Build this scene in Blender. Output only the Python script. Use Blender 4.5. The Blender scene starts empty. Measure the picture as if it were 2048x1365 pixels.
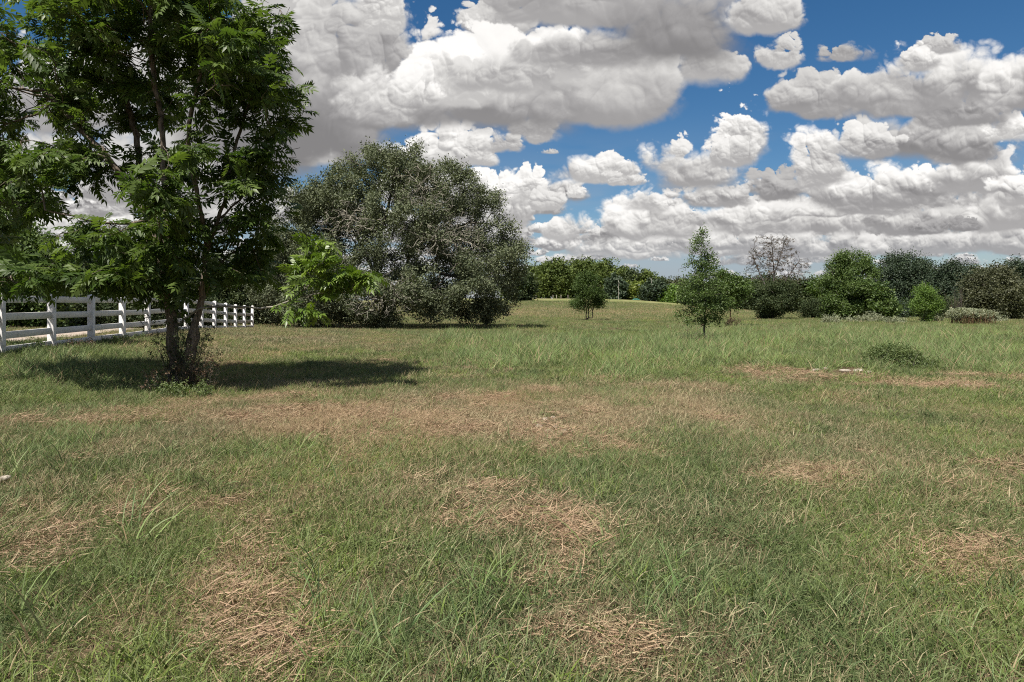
import bpy, math, random
import numpy as np
from mathutils import Vector, Matrix

rng = np.random.default_rng(11)
random.seed(11)
S = bpy.context.scene
COL = S.collection
F, CX, HY, EYE = 1365.0, 1024.0, 612.0, 1.5      # focal length and horizon of the photograph (2048 wide)

# ------------------------------------------------------------------ camera
cd = bpy.data.cameras.new('camera'); cam = bpy.data.objects.new('camera', cd); COL.objects.link(cam)
cd.sensor_width = 36.0; cd.lens = 36.0 * F / 2048.0
cd.shift_y = -(682.5 - HY) / 2048.0
cam.location = (0, 0, EYE); cam.rotation_euler = (math.radians(90), 0, 0)
cd.clip_start = 0.05; cd.clip_end = 9000
S.camera = cam

# ------------------------------------------------------------------ light and exposure
SUN = Vector((-0.30, -0.50, 0.95)).normalized()
sl = bpy.data.lights.new('sun', 'SUN'); so = bpy.data.objects.new('sun', sl); COL.objects.link(so)
sl.energy = 5.0; sl.angle = math.radians(0.53); sl.color = (1.0, 0.945, 0.87)
so.rotation_euler = SUN.to_track_quat('Z', 'Y').to_euler()
SUN_EL = math.asin(SUN.z); SUN_ROT = math.atan2(SUN.x, SUN.y)
SKY_STRENGTH = 0.070
EXPOSURE = 0.72
S.view_settings.view_transform = 'Standard'; S.view_settings.look = 'None'
S.view_settings.gamma = 1.0; S.view_settings.use_curve_mapping = False
S.view_settings.exposure = EXPOSURE
S.render.engine = 'CYCLES'
S.cycles.max_bounces = 5; S.cycles.diffuse_bounces = 4; S.cycles.glossy_bounces = 2
S.cycles.transmission_bounces = 3; S.cycles.transparent_max_bounces = 8
S.cycles.use_denoising = False
S.cycles.filter_width = 1.1
S.cycles.caustics_reflective = False; S.cycles.caustics_refractive = False

# ------------------------------------------------------------------ noise
_T = np.random.default_rng(5).random((256, 256)).astype(np.float32)
def vnoise(x, y, seed=0):
    x = np.asarray(x, dtype=np.float64) + seed * 37.17; y = np.asarray(y, dtype=np.float64) + seed * 11.71
    xi = np.floor(x).astype(np.int64); yi = np.floor(y).astype(np.int64)
    fx = x - xi; fy = y - yi
    fx = fx * fx * fx * (fx * (fx * 6 - 15) + 10); fy = fy * fy * fy * (fy * (fy * 6 - 15) + 10)
    x0 = xi & 255; x1 = (xi + 1) & 255; y0 = yi & 255; y1 = (yi + 1) & 255
    a = _T[y0, x0]; b = _T[y0, x1]; c = _T[y1, x0]; d = _T[y1, x1]
    return (a + (b - a) * fx) * (1 - fy) + (c + (d - c) * fx) * fy
def fbm(x, y, octv=4, seed=0, gain=0.5, lac=2.03):
    s = 0.0; a = 1.0; t = 0.0; ca, sa = math.cos(0.6), math.sin(0.6)
    for i in range(octv):
        s = s + a * vnoise(x, y, seed + i * 3); t += a; a *= gain
        x, y = (ca * x - sa * y) * lac, (sa * x + ca * y) * lac
    return s / t
def billow(x, y, octv=5, seed=0, gain=0.55):
    s = 0.0; a = 1.0; t = 0.0; ca, sa = math.cos(0.9), math.sin(0.9)
    for i in range(octv):
        s = s + a * (1 - np.abs(2 * vnoise(x, y, seed + i * 5) - 1)) ; t += a; a *= gain
        x, y = (ca * x - sa * y) * 2.07, (sa * x + ca * y) * 2.07
    return s / t
def pufffbm(x, y, octv=6, seed=0, gain=0.56):
    s = 0.0; a = 1.0; t = 0.0; ca, sa = math.cos(0.9), math.sin(0.9)
    for i in range(octv):
        s = s + a * np.sqrt(np.abs(2 * vnoise(x, y, seed + i * 5) - 1) + .01); t += a; a *= gain
        x, y = (ca * x - sa * y) * 2.07, (sa * x + ca * y) * 2.07
    return s / t
def sstep(a, b, x):
    t = np.clip((x - a) / (b - a), 0, 1); return t * t * (3 - 2 * t)

# ------------------------------------------------------------------ sky: Sky Texture plus cumulus field
CLOUD_LIST = [  # cumulus, far to near: centre column, base line, half width, height, brightness of top and of base
 (1230, 505, 150, 50, .92, .50), (1420, 500, 150, 45, .85, .46), (1640, 505, 170, 55, .85, .44), (1850, 500, 150, 50, .85, .46), (2040, 495, 150, 60, .85, .44),
 (1130, 470, 70, 50, .9, .55), (1330, 462, 140, 70, .95, .48), (1500, 455, 130, 60, .9, .46), (1650, 450, 150, 60, .85, .42), (1830, 455, 150, 60, .75, .40), (2000, 450, 120, 90, .97, .48),
 (1860, 462, 80, 26, .46, .34), (1925, 455, 40, 22, .42, .33), (1740, 420, 110, 40, .8, .45), (2090, 420, 90, 80, .95, .48),
 (1020, 440, 68, 112, 1.0, .50), (1060, 395, 40, 60, .95, .6), (1090, 410, 45, 40, .8, .55), (1150, 390, 22, 18, .85, .65), (1000, 395, 45, 60, 1.0, .6),
 (1290, 415, 60, 40, .9, .55), (1420, 405, 110, 50, .85, .44), (1560, 390, 100, 55, .55, .36), (1780, 400, 190, 75, .95, .40), (1940, 375, 120, 90, .97, .46), (2030, 400, 70, 70, .95, .5), (1640, 350, 66, 115, .95, .50),
 (1205, 350, 98, 55, .92, .55), (1245, 366, 50, 24, .8, .55), (1330, 335, 60, 66, .88, .55), (1400, 365, 110, 80, .86, .44), (1488, 300, 62, 118, .97, .50), (1460, 320, 60, 60, .9, .5),
 (1960, 310, 110, 90, .85, .42), (1860, 300, 170, 95, .70, .33), (1740, 300, 90, 60, .85, .42), (2010, 270, 60, 50, .97, .6), (1920, 240, 120, 60, .6, .38),
 (1620, 215, 90, 85, .68, .40), (1770, 200, 170, 115, .90, .40), (1690, 115, 62, 40, .58, .45), (1950, 190, 150, 105, .92, .42), (2080, 210, 130, 130, .92, .40), (1880, 100, 60, 30, .7, .5), (1840, 130, 60, 50, .9, .5),
 (2300, 330, 200, 160, .9, .4), (2350, 120, 220, 120, .9, .4),
 (650, 318, 80, 64, 1.0, .62), (590, 312, 60, 50, .95, .6), (760, 312, 70, 34, .95, .65), (890, 322, 78, 92, 1.0, .60), (950, 318, 50, 60, .9, .55), (1005, 296, 42, 42, .72, .5), (1085, 272, 42, 55, .66, .5), (1050, 262, 40, 30, .6, .46), (1100, 305, 20, 8, .6, .55),
 (120, 455, 60, 44, .95, .68), (450, 430, 120, 70, .9, .6), (60, 330, 150, 110, .85, .5), (330, 380, 220, 160, .70, .45), (-150, 420, 200, 120, .9, .5), (150, 230, 240, 160, .72, .42), (420, 260, 200, 200, .66, .40),
 (560, 265, 220, 360, .60, .30), (690, 150, 130, 260, .72, .42), (760, 40, 60, 100, .85, .6), (740, 232, 170, 110, .74, .32),
 (1555, 125, 50, 62, .72, .55), (1400, 150, 110, 80, .74, .52), (1300, 220, 40, 60, .6, .48), (1180, 205, 220, 165, .86, .42), (1110, 150, 100, 95, 1.0, .6), (860, 130, 66, 85, .82, .58), (990, 60, 90, 60, .7, .55),
 (960, 236, 260, 160, .95, .34), (900, 185, 110, 110, 1.05, .62), (770, 222, 115, 90, .96, .46), (1020, 170, 120, 75, .78, .50), (1200, 120, 180, 90, .66, .42),
 (1180, 30, 260, 110, .68, .46), (1340, 100, 250, 190, .60, .31), (1520, 55, 100, 90, .78, .50), (1090, -20, 200, 100, .66, .4), (-200, 250, 200, 260, .7, .4)]
def pufffbm2(x, y, octv, seed, gain=0.55): return pufffbm(x, y, octv, seed, gain)
def paint(img, px0, py0, sc, u0, vb, w, h, top, bot, seed, crisp=1.0):
    """composite one cumulus: flat grey base, lumpy sunlit top"""
    H, W = img.shape[:2]
    x0 = int(max(0, (u0 - w * 1.7 - px0) * sc)); x1 = int(min(W, (u0 + w * 1.7 - px0) * sc)); y0 = int(max(0, (vb - h * 1.8 - py0) * sc)); y1 = int(min(H, (vb + h * .75 + w * .12 - py0) * sc))
    if x1 - x0 < 3 or y1 - y0 < 3: return
    v, u = np.mgrid[y0:y1, x0:x1].astype(np.float64); u = u / sc + px0; v = v / sc + py0
    m = (min(w, h * 1.3)) ; o = seed * 3.71
    wx = (fbm(u / m * .9 + o, v / m * .9, 3, 21) - .5) * .5; wy = (fbm(u / m * .9 + o + 5, v / m * .9, 3, 23) - .5) * .5
    U_, V_ = u / m + wx * .6, v / m + wy * .6
    octs = int(np.clip(math.log2(max(m, 8) / 2.2) + 1, 3, 7))
    p = pufffbm2(U_ * 1.5 + o, V_ * 1.7 + o, octs, 50, .50) - .60
    f = fbm(U_ * 1.2 + o, V_ * 1.6, octs + 1, 60, .55) - .5
    dx = (u - u0) / w; t = (vb - v) / h + wy * .25
    tt = np.where(t > 0, t, -t * 3.2)
    d = 1 - np.sqrt(np.abs(dx + wx * .5) ** 2.2 + tt ** 2.0) + p * (.80 - .4 * sstep(.3, -.1, t)) + f * 1.05
    soft = (.06 + .42 * sstep(.35, .68, fbm(U_ * .8 + o, V_ * .8 + 9, 2, 66))) + .36 * sstep(.35, -.15, t) + .10 * sstep(.6, 1.0, np.abs(dx))
    a = sstep(0.0, 1.0, (d - .03) / soft)
    e = max(2.0, m * .045)
    p2 = pufffbm2((U_ + e / m * .5) * 1.5 + o, (V_ - e / m) * 1.7 + o, octs, 50, .50) - .60
    f2 = fbm((U_ + 3 * e / m * .5) * 1.2 + o, (V_ - 3 * e / m) * 1.6, 4, 60, .55) - fbm(U_ * 1.2 + o, V_ * 1.6, 4, 60, .55)
    rel = np.clip((p - p2) * 1.25, -.18, .18) - np.clip(f2 * 1.1, -.25, .25)
    rel = rel * float(np.clip(105.0 / m, .40, 1.0)); pk = float(np.clip(150.0 / m, .55, 1.0))
    rim = (1 - sstep(.0, .45, d)) * sstep(.1, .5, t)
    q = sstep(-.10, .80, t * .85 + f * .55 + p * .35 * pk + rel * .9 + rim * .30)
    L = bot + (top * 1.06 - bot) * q + rel * (.10 + .22 * top) * sstep(-.1, .3, t)
    L = np.clip(L, .16, 1.10)
    far_ = sstep(150, 50, HY - vb); cool = np.array([.985, .955, .965]) * (1 - far_) + np.array([.93, .955, 1.02]) * far_; warm = np.array([1.0, .98, .95]); k = sstep(.25, .8, L)[..., None]
    rgb = (np.minimum(L * 1.06, 1.12) ** 1.15)[..., None] * (cool * (1 - k) + warm * k)
    a = a[..., None]; sub = img[y0:y1, x0:x1]
    na_ = a + sub[..., 3:] * (1 - a)
    sub[..., :3] = (rgb * a + sub[..., :3] * sub[..., 3:] * (1 - a)) / np.maximum(na_, 1e-4); sub[..., 3:] = na_
GX0, GX1, GY0, GY1, GSC = -380, 2430, -230, 640, 0.74      # tangent-plane window of the view, in photograph pixels
def cloud_view():
    W = int((GX1 - GX0) * GSC); H = int((GY1 - GY0) * GSC)
    img = np.zeros((H, W, 4)); v, u = np.mgrid[0:H, 0:W]; v = v / GSC + GY0; u = u / GSC + GX0
    el = np.clip((HY - v) / F, 0, 1)
    hz = sstep(.16, -.01, el); th_ = sstep(.42, .62, fbm(u / 260, v / 60, 5, 5)) * sstep(.30, .10, el) * .5
    img[..., :3] = np.array([.40, .46, .54]); img[..., 3] = np.clip(hz * .72 + th_ * .6, 0, .9)
    g = np.random.default_rng(77); L = []
    for i in range(820):
        e = .012 + .16 * g.random() ** 1.15; u0 = GX0 + (GX1 - GX0) * g.random()
        if u0 > 900 or g.random() < .8:
            dens = .12 if 1070 < u0 < 1330 and e > .115 else (.5 if e > .15 else 1.0)
            if g.random() > dens: continue
            vb = HY - F * e; w = (24 + 300 * e) * (.45 + 1.1 * g.random() ** 1.5); h = w * (.30 + .36 * g.random()) * (.55 + 3.4 * e)
            far = sstep(.10, .02, e); top = (.74 + .34 * g.random()) * (1 - .22 * far); bot = .40 + .12 * far + .06 * g.random() - .04
            L.append((vb, (u0, vb, w, h, top, min(bot, top), 300 + i)))
    for _, c in sorted(L, key=lambda q_: -q_[0]): paint(img, GX0, GY0, GSC, *c)
    for i, c in enumerate(CLOUD_LIST): paint(img, GX0, GY0, GSC, *c, 11 + i)
    k = sstep(.13, .0, el)[..., None] * .30
    img[..., :3] = img[..., :3] * (1 - k) + np.array([.42, .47, .54]) * k
    return img[::-1].astype(np.float32)
def cloud_dome(W, H):
    """rest of the sky dome, seen only by the light and from other directions"""
    az = np.linspace(-math.pi, math.pi, W)[None, :] * np.ones((H, 1)); el = np.linspace(0, math.pi / 2, H)[:, None] * np.ones((1, W))
    k = 1.0 / (np.tan(np.maximum(el, .02)) + .35); x = np.sin(az) * k * 2.2; y = np.cos(az) * k * 2.2
    fld = fbm(x, y, 5, 40) * .6 + pufffbm(x * 1.7, y * 1.7, 5, 44) * .4 + .10 * sstep(.5, .1, el)
    a = sstep(.50, .58, fld); L = .75 - .55 * sstep(.52, .72, fld)
    hz = sstep(.25, 0, el)[..., None]
    rgb = (L[..., None] * np.array([.99, .98, .98])) * (1 - .5 * hz) + np.array([.42, .47, .54]) * .5 * hz
    return np.concatenate([rgb, np.clip(a[..., None] + .5 * hz * (1 - a[..., None]), 0, 1)], 2).astype(np.float32)

def make_image(name, arr):
    im = bpy.data.images.new(name, arr.shape[1], arr.shape[0], alpha=True, float_buffer=True)
    im.colorspace_settings.name = 'Non-Color'; im.alpha_mode = 'CHANNEL_PACKED'
    im.pixels.foreach_set(np.ascontiguousarray(arr).ravel()); im.update(); im.pack()
    return im
hi = make_image('cloud_view', cloud_view())
lo = make_image('cloud_dome', cloud_dome(1280, 320))

wd = bpy.data.worlds.new('World'); S.world = wd; wd.use_nodes = True
nt = wd.node_tree; nt.nodes.clear()
def N(t, ty, **kw):
    n = t.nodes.new(ty)
    for k, v in kw.items(): setattr(n, k, v)
    return n
def math_(t, op, a, b=None, c=None, clamp=False):
    n = t.nodes.new('ShaderNodeMath'); n.operation = op; n.use_clamp = clamp
    for i, x in enumerate((a, b, c)):
        if x is None: continue
        if isinstance(x, (int, float)): n.inputs[i].default_value = x
        else: t.links.new(x, n.inputs[i])
    return n.outputs[0]
def mix_(t, fac, a, b, blend='MIX'):
    n = t.nodes.new('ShaderNodeMix'); n.data_type = 'RGBA'; n.blend_type = blend
    for i, x in ((0, fac), (6, a), (7, b)):
        if isinstance(x, (int, float)): n.inputs[i].default_value = x
        elif isinstance(x, tuple): n.inputs[i].default_value = x if len(x) == 4 else (*x, 1)
        else: t.links.new(x, n.inputs[i])
    return n.outputs[2]
tc = N(nt, 'ShaderNodeTexCoord'); sp = N(nt, 'ShaderNodeSeparateXYZ'); nt.links.new(tc.outputs['Generated'], sp.inputs[0])
azn = math_(nt, 'ARCTAN2', sp.outputs[0], sp.outputs[1]); eln = math_(nt, 'ARCSINE', sp.outputs[2])
def uvtex(img, a0, a1, e0, e1):
    u = math_(nt, 'DIVIDE', math_(nt, 'SUBTRACT', azn, a0), a1 - a0)
    v = math_(nt, 'DIVIDE', math_(nt, 'SUBTRACT', eln, e0), e1 - e0)
    c = N(nt, 'ShaderNodeCombineXYZ'); nt.links.new(u, c.inputs[0]); nt.links.new(v, c.inputs[1])
    t = N(nt, 'ShaderNodeTexImage', image=img, extension='EXTEND', interpolation='Linear'); nt.links.new(c.outputs[0], t.inputs[0])
    return t
tl = uvtex(lo, -math.pi, math.pi, 0.0, math.pi / 2)
yy_ = math_(nt, 'MAXIMUM', sp.outputs[1], 0.02)
gu = math_(nt, 'DIVIDE', math_(nt, 'SUBTRACT', math_(nt, 'MULTIPLY_ADD', math_(nt, 'DIVIDE', sp.outputs[0], yy_), F, CX), GX0), GX1 - GX0)
gv = math_(nt, 'DIVIDE', math_(nt, 'SUBTRACT', math_(nt, 'MULTIPLY', math_(nt, 'DIVIDE', sp.outputs[2], yy_), F), HY - GY1), GY1 - GY0)
cmb = N(nt, 'ShaderNodeCombineXYZ'); nt.links.new(gu, cmb.inputs[0]); nt.links.new(gv, cmb.inputs[1])
th = N(nt, 'ShaderNodeTexImage', image=hi, extension='EXTEND', interpolation='Linear'); nt.links.new(cmb.outputs[0], th.inputs[0])
m1 = math_(nt, 'MULTIPLY', math_(nt, 'SUBTRACT', 0.49, math_(nt, 'ABSOLUTE', math_(nt, 'SUBTRACT', gu, 0.5))), 14.0, clamp=True)
m2 = math_(nt, 'MULTIPLY', math_(nt, 'SUBTRACT', 0.99, gv), 8.0, clamp=True)
m3 = math_(nt, 'GREATER_THAN', sp.outputs[1], 0.05)
msk = math_(nt, 'MULTIPLY', math_(nt, 'MULTIPLY', m1, m2), m3)
crgb = mix_(nt, msk, tl.outputs[0], th.outputs[0])
alp = math_(nt, 'ADD', math_(nt, 'MULTIPLY', th.outputs[1], msk), math_(nt, 'MULTIPLY', tl.outputs[1], math_(nt, 'SUBTRACT', 1.0, msk)))
sky = N(nt, 'ShaderNodeTexSky', sky_type='NISHITA', sun_disc=False, sun_elevation=SUN_EL, sun_rotation=SUN_ROT)
sky.air_density = 1.0; sky.dust_density = 0.3; sky.ozone_density = 3.0
hs = N(nt, 'ShaderNodeHueSaturation'); hs.inputs['Saturation'].default_value = 1.30; hs.inputs['Value'].default_value = 0.74
nt.links.new(sky.outputs[0], hs.inputs['Color'])
cl = mix_(nt, 1.0, crgb, (0.92 / SKY_STRENGTH / 2 ** EXPOSURE,) * 3, 'MULTIPLY')
fin = mix_(nt, alp, hs.outputs[0], cl)
bg = N(nt, 'ShaderNodeBackground'); bg.inputs[1].default_value = SKY_STRENGTH
wo = N(nt, 'ShaderNodeOutputWorld'); nt.links.new(fin, bg.inputs[0]); nt.links.new(bg.outputs[0], wo.inputs[0])
wd.cycles.sampling_method = 'MANUAL'; wd.cycles.sample_map_resolution = 512

# ------------------------------------------------------------------ helpers
def tag(o, label=None, cat=None, group=None, kind=None):
    for k, v in (('label', label), ('category', cat), ('group', group), ('kind', kind)):
        if v: o[k] = v
    return o
def mesh_np(name, V, faces, attrs=None, smooth=False):
    """faces: list of int arrays (n, k)"""
    me = bpy.data.meshes.new(name)
    V = np.ascontiguousarray(V, dtype=np.float32)
    me.vertices.add(len(V)); me.vertices.foreach_set('co', V.ravel())
    faces = [np.asarray(f, dtype=np.int32) for f in faces if len(f)]
    nl = sum(f.size for f in faces); nf = sum(len(f) for f in faces)
    me.loops.add(nl); me.polygons.add(nf)
    me.loops.foreach_set('vertex_index', np.concatenate([f.ravel() for f in faces]))
    tot = np.concatenate([np.full(len(f), f.shape[1], np.int32) for f in faces])
    st = np.concatenate([[0], np.cumsum(tot)[:-1]]).astype(np.int32)
    me.polygons.foreach_set('loop_start', st); me.polygons.foreach_set('loop_total', tot)
    if smooth: me.polygons.foreach_set('use_smooth', np.ones(nf, bool))
    me.update(calc_edges=True)
    for k, a in (attrs or {}).items():
        a = np.asarray(a, dtype=np.float32)
        if a.ndim == 1:
            at = me.attributes.new(k, 'FLOAT', 'POINT'); at.data.foreach_set('value', a)
        elif a.shape[1] == 3:
            at = me.attributes.new(k, 'FLOAT_VECTOR', 'POINT'); at.data.foreach_set('vector', a.ravel())
    return me
def obj(name, me, mat=None, parent=None, loc=(0, 0, 0)):
    o = bpy.data.objects.new(name, me); COL.objects.link(o)
    if mat and not me.materials: me.materials.append(mat)
    if parent: o.parent = parent
    o.location = loc
    return o
def empty(name, loc):
    o = bpy.data.objects.new(name, None); COL.objects.link(o); o.location = loc; o.empty_display_size = 0.3
    return o

# ------------------------------------------------------------------ terrain
def terrain(x, y):
    x = np.asarray(x, dtype=np.float64); y = np.asarray(y, dtype=np.float64)
    az = np.arctan2(x, np.maximum(y, 1e-3) + 0 * x)
    back = 3.6 * sstep(62, 205, y) * np.exp(-((az - 0.00) / 0.30) ** 4)
    left = 0.42 * sstep(-6.5, -12.5, x) * sstep(44, 26, y)
    left2 = 0.35 * sstep(-12, -40, x)
    roll = (fbm(x * 0.05, y * 0.05, 2, 3) - 0.5) * 0.22 * sstep(5, 18, np.hypot(x, y))
    mound = 0.16 * np.exp(-(((x - 7.2) / 1.6) ** 2 + ((y - 15.6) / 1.2) ** 2))
    return back + left + left2 + roll + mound
def bumps(x, y):
    r = np.hypot(x, y)
    return ((fbm(x * 1.1, y * 1.1, 3, 8) - 0.5) * 0.10 + (vnoise(x * 4, y * 4, 9) - 0.5) * 0.03) * sstep(60, 20, r)
def ground_z(x, y): return terrain(x, y) + bumps(x, y)
def gz(x, y): return float(ground_z(np.array([x]), np.array([y]))[0])
def U(u, Y): return (u - CX) / F * Y
def Zv(v, Y): return EYE - (v - HY) / F * Y
def at_ground(u, v):
    """the ground point seen at pixel (u, v)"""
    Y = np.geomspace(2, 400, 1500); X = (u - CX) / F * Y
    vv = HY + F * (EYE - ground_z(X, Y)) / Y
    i = int(np.argmin(np.where(Y < 400, np.abs(vv - v), 1e9)))
    ix = np.where(vv <= v)[0]
    if len(ix): i = ix[0]
    return X[i], Y[i], gz(X[i], Y[i])

# zones on the ground (design coordinates: where each patch lies in the photographed field)
def ell(u, v, L):
    s = np.zeros_like(u)
    for (a, b, ru, rv, w) in L: s = s + w * np.exp(-(((u - a) / ru) ** 2 + ((v - b) / rv) ** 2))
    return s
STRAW = [(1640, 755, 130, 14, 1.1), (1900, 772, 120, 12, 1.0), (520, 830, 260, 20, .55), (130, 835, 110, 16, .6), (450, 1150, 75, 80, 1.5),
 (490, 1300, 90, 90, 1.3), (1000, 1035, 150, 40, 1.6), (1110, 1110, 80, 50, 1.5), (60, 1090, 90, 55, .9), (900, 965, 70, 25, .7), (1080, 845, 220, 30, .7),
 (1150, 1220, 60, 70, .6), (700, 880, 100, 40, .5), (1980, 1120, 110, 60, .6), (1640, 960, 90, 18, .5), (1900, 1000, 100, 20, .5), (260, 1010, 60, 30, .5),
 (1500, 745, 60, 12, .7), (1250, 1330, 90, 60, .4), (1330, 770, 60, 10, .4), (840, 800, 150, 14, .5)]
DRY = [(1000, 830, 430, 45, .42), (500, 845, 380, 40, .38), (700, 690, 340, 38, .20), (1350, 800, 220, 30, .28), (1500, 900, 170, 60, .22), (1900, 1000, 250, 120, .12),
 (1650, 960, 250, 120, .10), (60, 750, 220, 55, -.45), (1560, 790, 160, 18, -.3), (1400, 700, 520, 38, -.42), (1900, 700, 300, 35, -.3), (1000, 1250, 300, 60, -.12),
 (150, 930, 160, 60, -.15), (1250, 960, 260, 60, -.2), (1150, 625, 250, 7, .22), (1130, 606, 300, 6, -.15), (1500, 618, 400, 9, -.05), (1300, 645, 700, 12, -.12)]
TALL = [(1020, 706, 190, 36, .75), (1330, 700, 260, 42, 1.0), (1650, 690, 260, 38, .75), (1930, 700, 260, 42, 1.0), (70, 750, 160, 50, .75), (200, 735, 160, 24, .5),
 (110, 915, 120, 50, .35), (870, 668, 200, 12, .5)]
def zones(x, y, z):
    yy = np.maximum(y, 0.8)
    u = CX + F * x / yy; v = HY + F * (EYE - z) / yy
    wx = (fbm(x * 0.6, y * 0.6, 3, 31) - 0.5); wy = (fbm(x * 0.6 + 7, y * 0.6, 3, 33) - 0.5)
    uu = u + wx * 2 * np.clip(900 / yy, 20, 170); vv = v + wy * np.clip(500 / yy, 8, 110)
    n1 = fbm(x * 0.35, y * 0.22, 4, 12); n2 = fbm(x * 1.3, y * 1.0, 4, 14)
    n3 = fbm(x * 3.1, y * 2.6, 3, 16)
    dry = np.clip(0.46 + ell(uu, vv, DRY) + (n1 - 0.5) * 0.5 + (n2 - 0.5) * 0.75 + (n3 - .5) * .35, 0.03, 0.98)
    straw = np.clip(ell(uu, vv, STRAW) * (0.55 + 0.9 * n2) + np.clip((n2 - 0.60) * 2.5, 0, .7) * sstep(40, 12, yy), 0, 1)
    tall = np.clip(ell(uu, vv, TALL) * np.clip(0.15 + 2.6 * (n1 - 0.30) + 1.2 * (n2 - .5), 0, 1.1), 0, 1)
    return u, v, dry, straw, tall

# ------------------------------------------------------------------ materials
MATS = {}
def leaf_mat(name, c1, c2, rough=0.55, trans=0.3, spec=0.4):
    m = bpy.data.materials.new(name); m.use_nodes = True; t = m.node_tree; t.nodes.clear()
    a = N(t, 'ShaderNodeAttribute', attribute_name='rnd')
    oi = N(t, 'ShaderNodeObjectInfo')
    r = math_(t, 'FRACT', math_(t, 'ADD', a.outputs['Fac'], oi.outputs['Random']))
    c = mix_(t, r, c1, c2)
    p = N(t, 'ShaderNodeBsdfPrincipled'); t.links.new(c, p.inputs['Base Color'])
    p.inputs['Roughness'].default_value = rough; p.inputs['Specular IOR Level'].default_value = spec
    tr = N(t, 'ShaderNodeBsdfTranslucent'); c2_ = mix_(t, 1.0, c, (1.25, 1.35, 0.6), 'MULTIPLY'); t.links.new(c2_, tr.inputs[0])
    mx = N(t, 'ShaderNodeMixShader'); mx.inputs[0].default_value = trans
    t.links.new(p.outputs[0], mx.inputs[1]); t.links.new(tr.outputs[0], mx.inputs[2])
    o = N(t, 'ShaderNodeOutputMaterial'); t.links.new(mx.outputs[0], o.inputs[0])
    MATS[name] = m; return m
def bark_mat(name, c1, c2, scale=18.0):
    m = bpy.data.materials.new(name); m.use_nodes = True; t = m.node_tree
    p = t.nodes['Principled BSDF']; p.inputs['Roughness'].default_value = 0.9; p.inputs['Specular IOR Level'].default_value = 0.15
    g = N(t, 'ShaderNodeNewGeometry') if False else N(t, 'ShaderNodeTexCoord')
    mp = N(t, 'ShaderNodeMapping'); mp.inputs['Scale'].default_value = (1, 1, 0.22); t.links.new(g.outputs['Object'], mp.inputs[0])
    n = N(t, 'ShaderNodeTexNoise'); n.inputs['Scale'].default_value = scale; n.inputs['Detail'].default_value = 6; t.links.new(mp.outputs[0], n.inputs['Vector'])
    r = N(t, 'ShaderNodeMapRange'); r.inputs[1].default_value = 0.35; r.inputs[2].default_value = 0.65; t.links.new(n.outputs[0], r.inputs[0])
    c = mix_(t, r.outputs[0], c1, c2); t.links.new(c, p.inputs['Base Color'])
    b = N(t, 'ShaderNodeBump'); b.inputs['Strength'].default_value = 0.8; b.inputs['Distance'].default_value = 0.02
    t.links.new(n.outputs[0], b.inputs['Height']); t.links.new(b.outputs[0], p.inputs['Normal'])
    MATS[name] = m; return m
def ground_mat(name, soil1, soil2, greens, drys):
    m = bpy.data.materials.new(name); m.use_nodes = True; t = m.node_tree
    p = t.nodes['Principled BSDF']; p.inputs['Roughness'].default_value = 1.0; p.inputs['Specular IOR Level'].default_value = 0.05
    tc = N(t, 'ShaderNodeTexCoord')
    n1 = N(t, 'ShaderNodeTexNoise'); n1.inputs['Scale'].default_value = 9.0; n1.inputs['Detail'].default_value = 8; t.links.new(tc.outputs['Object'], n1.inputs['Vector'])
    n2 = N(t, 'ShaderNodeTexNoise'); n2.inputs['Scale'].default_value = 0.5; n2.inputs['Detail'].default_value = 10; n2.inputs['Roughness'].default_value = 0.7; t.links.new(tc.outputs['Object'], n2.inputs['Vector'])
    ad = N(t, 'ShaderNodeAttribute', attribute_name='dry'); af = N(t, 'ShaderNodeAttribute', attribute_name='far')
    soil = mix_(t, n1.outputs[0], soil1, soil2)
    k = math_(t, 'ADD', ad.outputs['Fac'], math_(t, 'MULTIPLY', math_(t, 'SUBTRACT', n2.outputs[0], 0.5), 1.4), clamp=True)
    veg = mix_(t, k, greens, drys)
    veg = mix_(t, math_(t, 'MULTIPLY', n1.outputs[0], 0.5), veg, (0.03, 0.035, 0.015))
    c = mix_(t, af.outputs['Fac'], soil, veg)
    t.links.new(c, p.inputs['Base Color'])
    b = N(t, 'ShaderNodeBump'); b.inputs['Strength'].default_value = 0.9; b.inputs['Distance'].default_value = 0.04
    t.links.new(n1.outputs[0], b.inputs['Height']); t.links.new(b.outputs[0], p.inputs['Normal'])
    return m
def plain_mat(name, c1, c2, scale=12.0, rough=0.85, bump=0.3, spec=0.3, stretch=(1, 1, 1), lo_=0.35, hi_=0.65):
    m = bpy.data.materials.new(name); m.use_nodes = True; t = m.node_tree
    p = t.nodes['Principled BSDF']; p.inputs['Roughness'].default_value = rough; p.inputs['Specular IOR Level'].default_value = spec
    tc = N(t, 'ShaderNodeTexCoord'); mp = N(t, 'ShaderNodeMapping'); mp.inputs['Scale'].default_value = stretch; t.links.new(tc.outputs['Object'], mp.inputs[0])
    n = N(t, 'ShaderNodeTexNoise'); n.inputs['Scale'].default_value = scale; n.inputs['Detail'].default_value = 7; n.inputs['Roughness'].default_value = 0.65
    t.links.new(mp.outputs[0], n.inputs['Vector'])
    r = N(t, 'ShaderNodeMapRange'); r.inputs[1].default_value = lo_; r.inputs[2].default_value = hi_; t.links.new(n.outputs[0], r.inputs[0])
    c = mix_(t, r.outputs[0], c1, c2); t.links.new(c, p.inputs['Base Color'])
    b = N(t, 'ShaderNodeBump'); b.inputs['Strength'].default_value = bump; b.inputs['Distance'].default_value = 0.01
    t.links.new(n.outputs[0], b.inputs['Height']); t.links.new(b.outputs[0], p.inputs['Normal'])
    MATS[name] = m; return m
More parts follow.
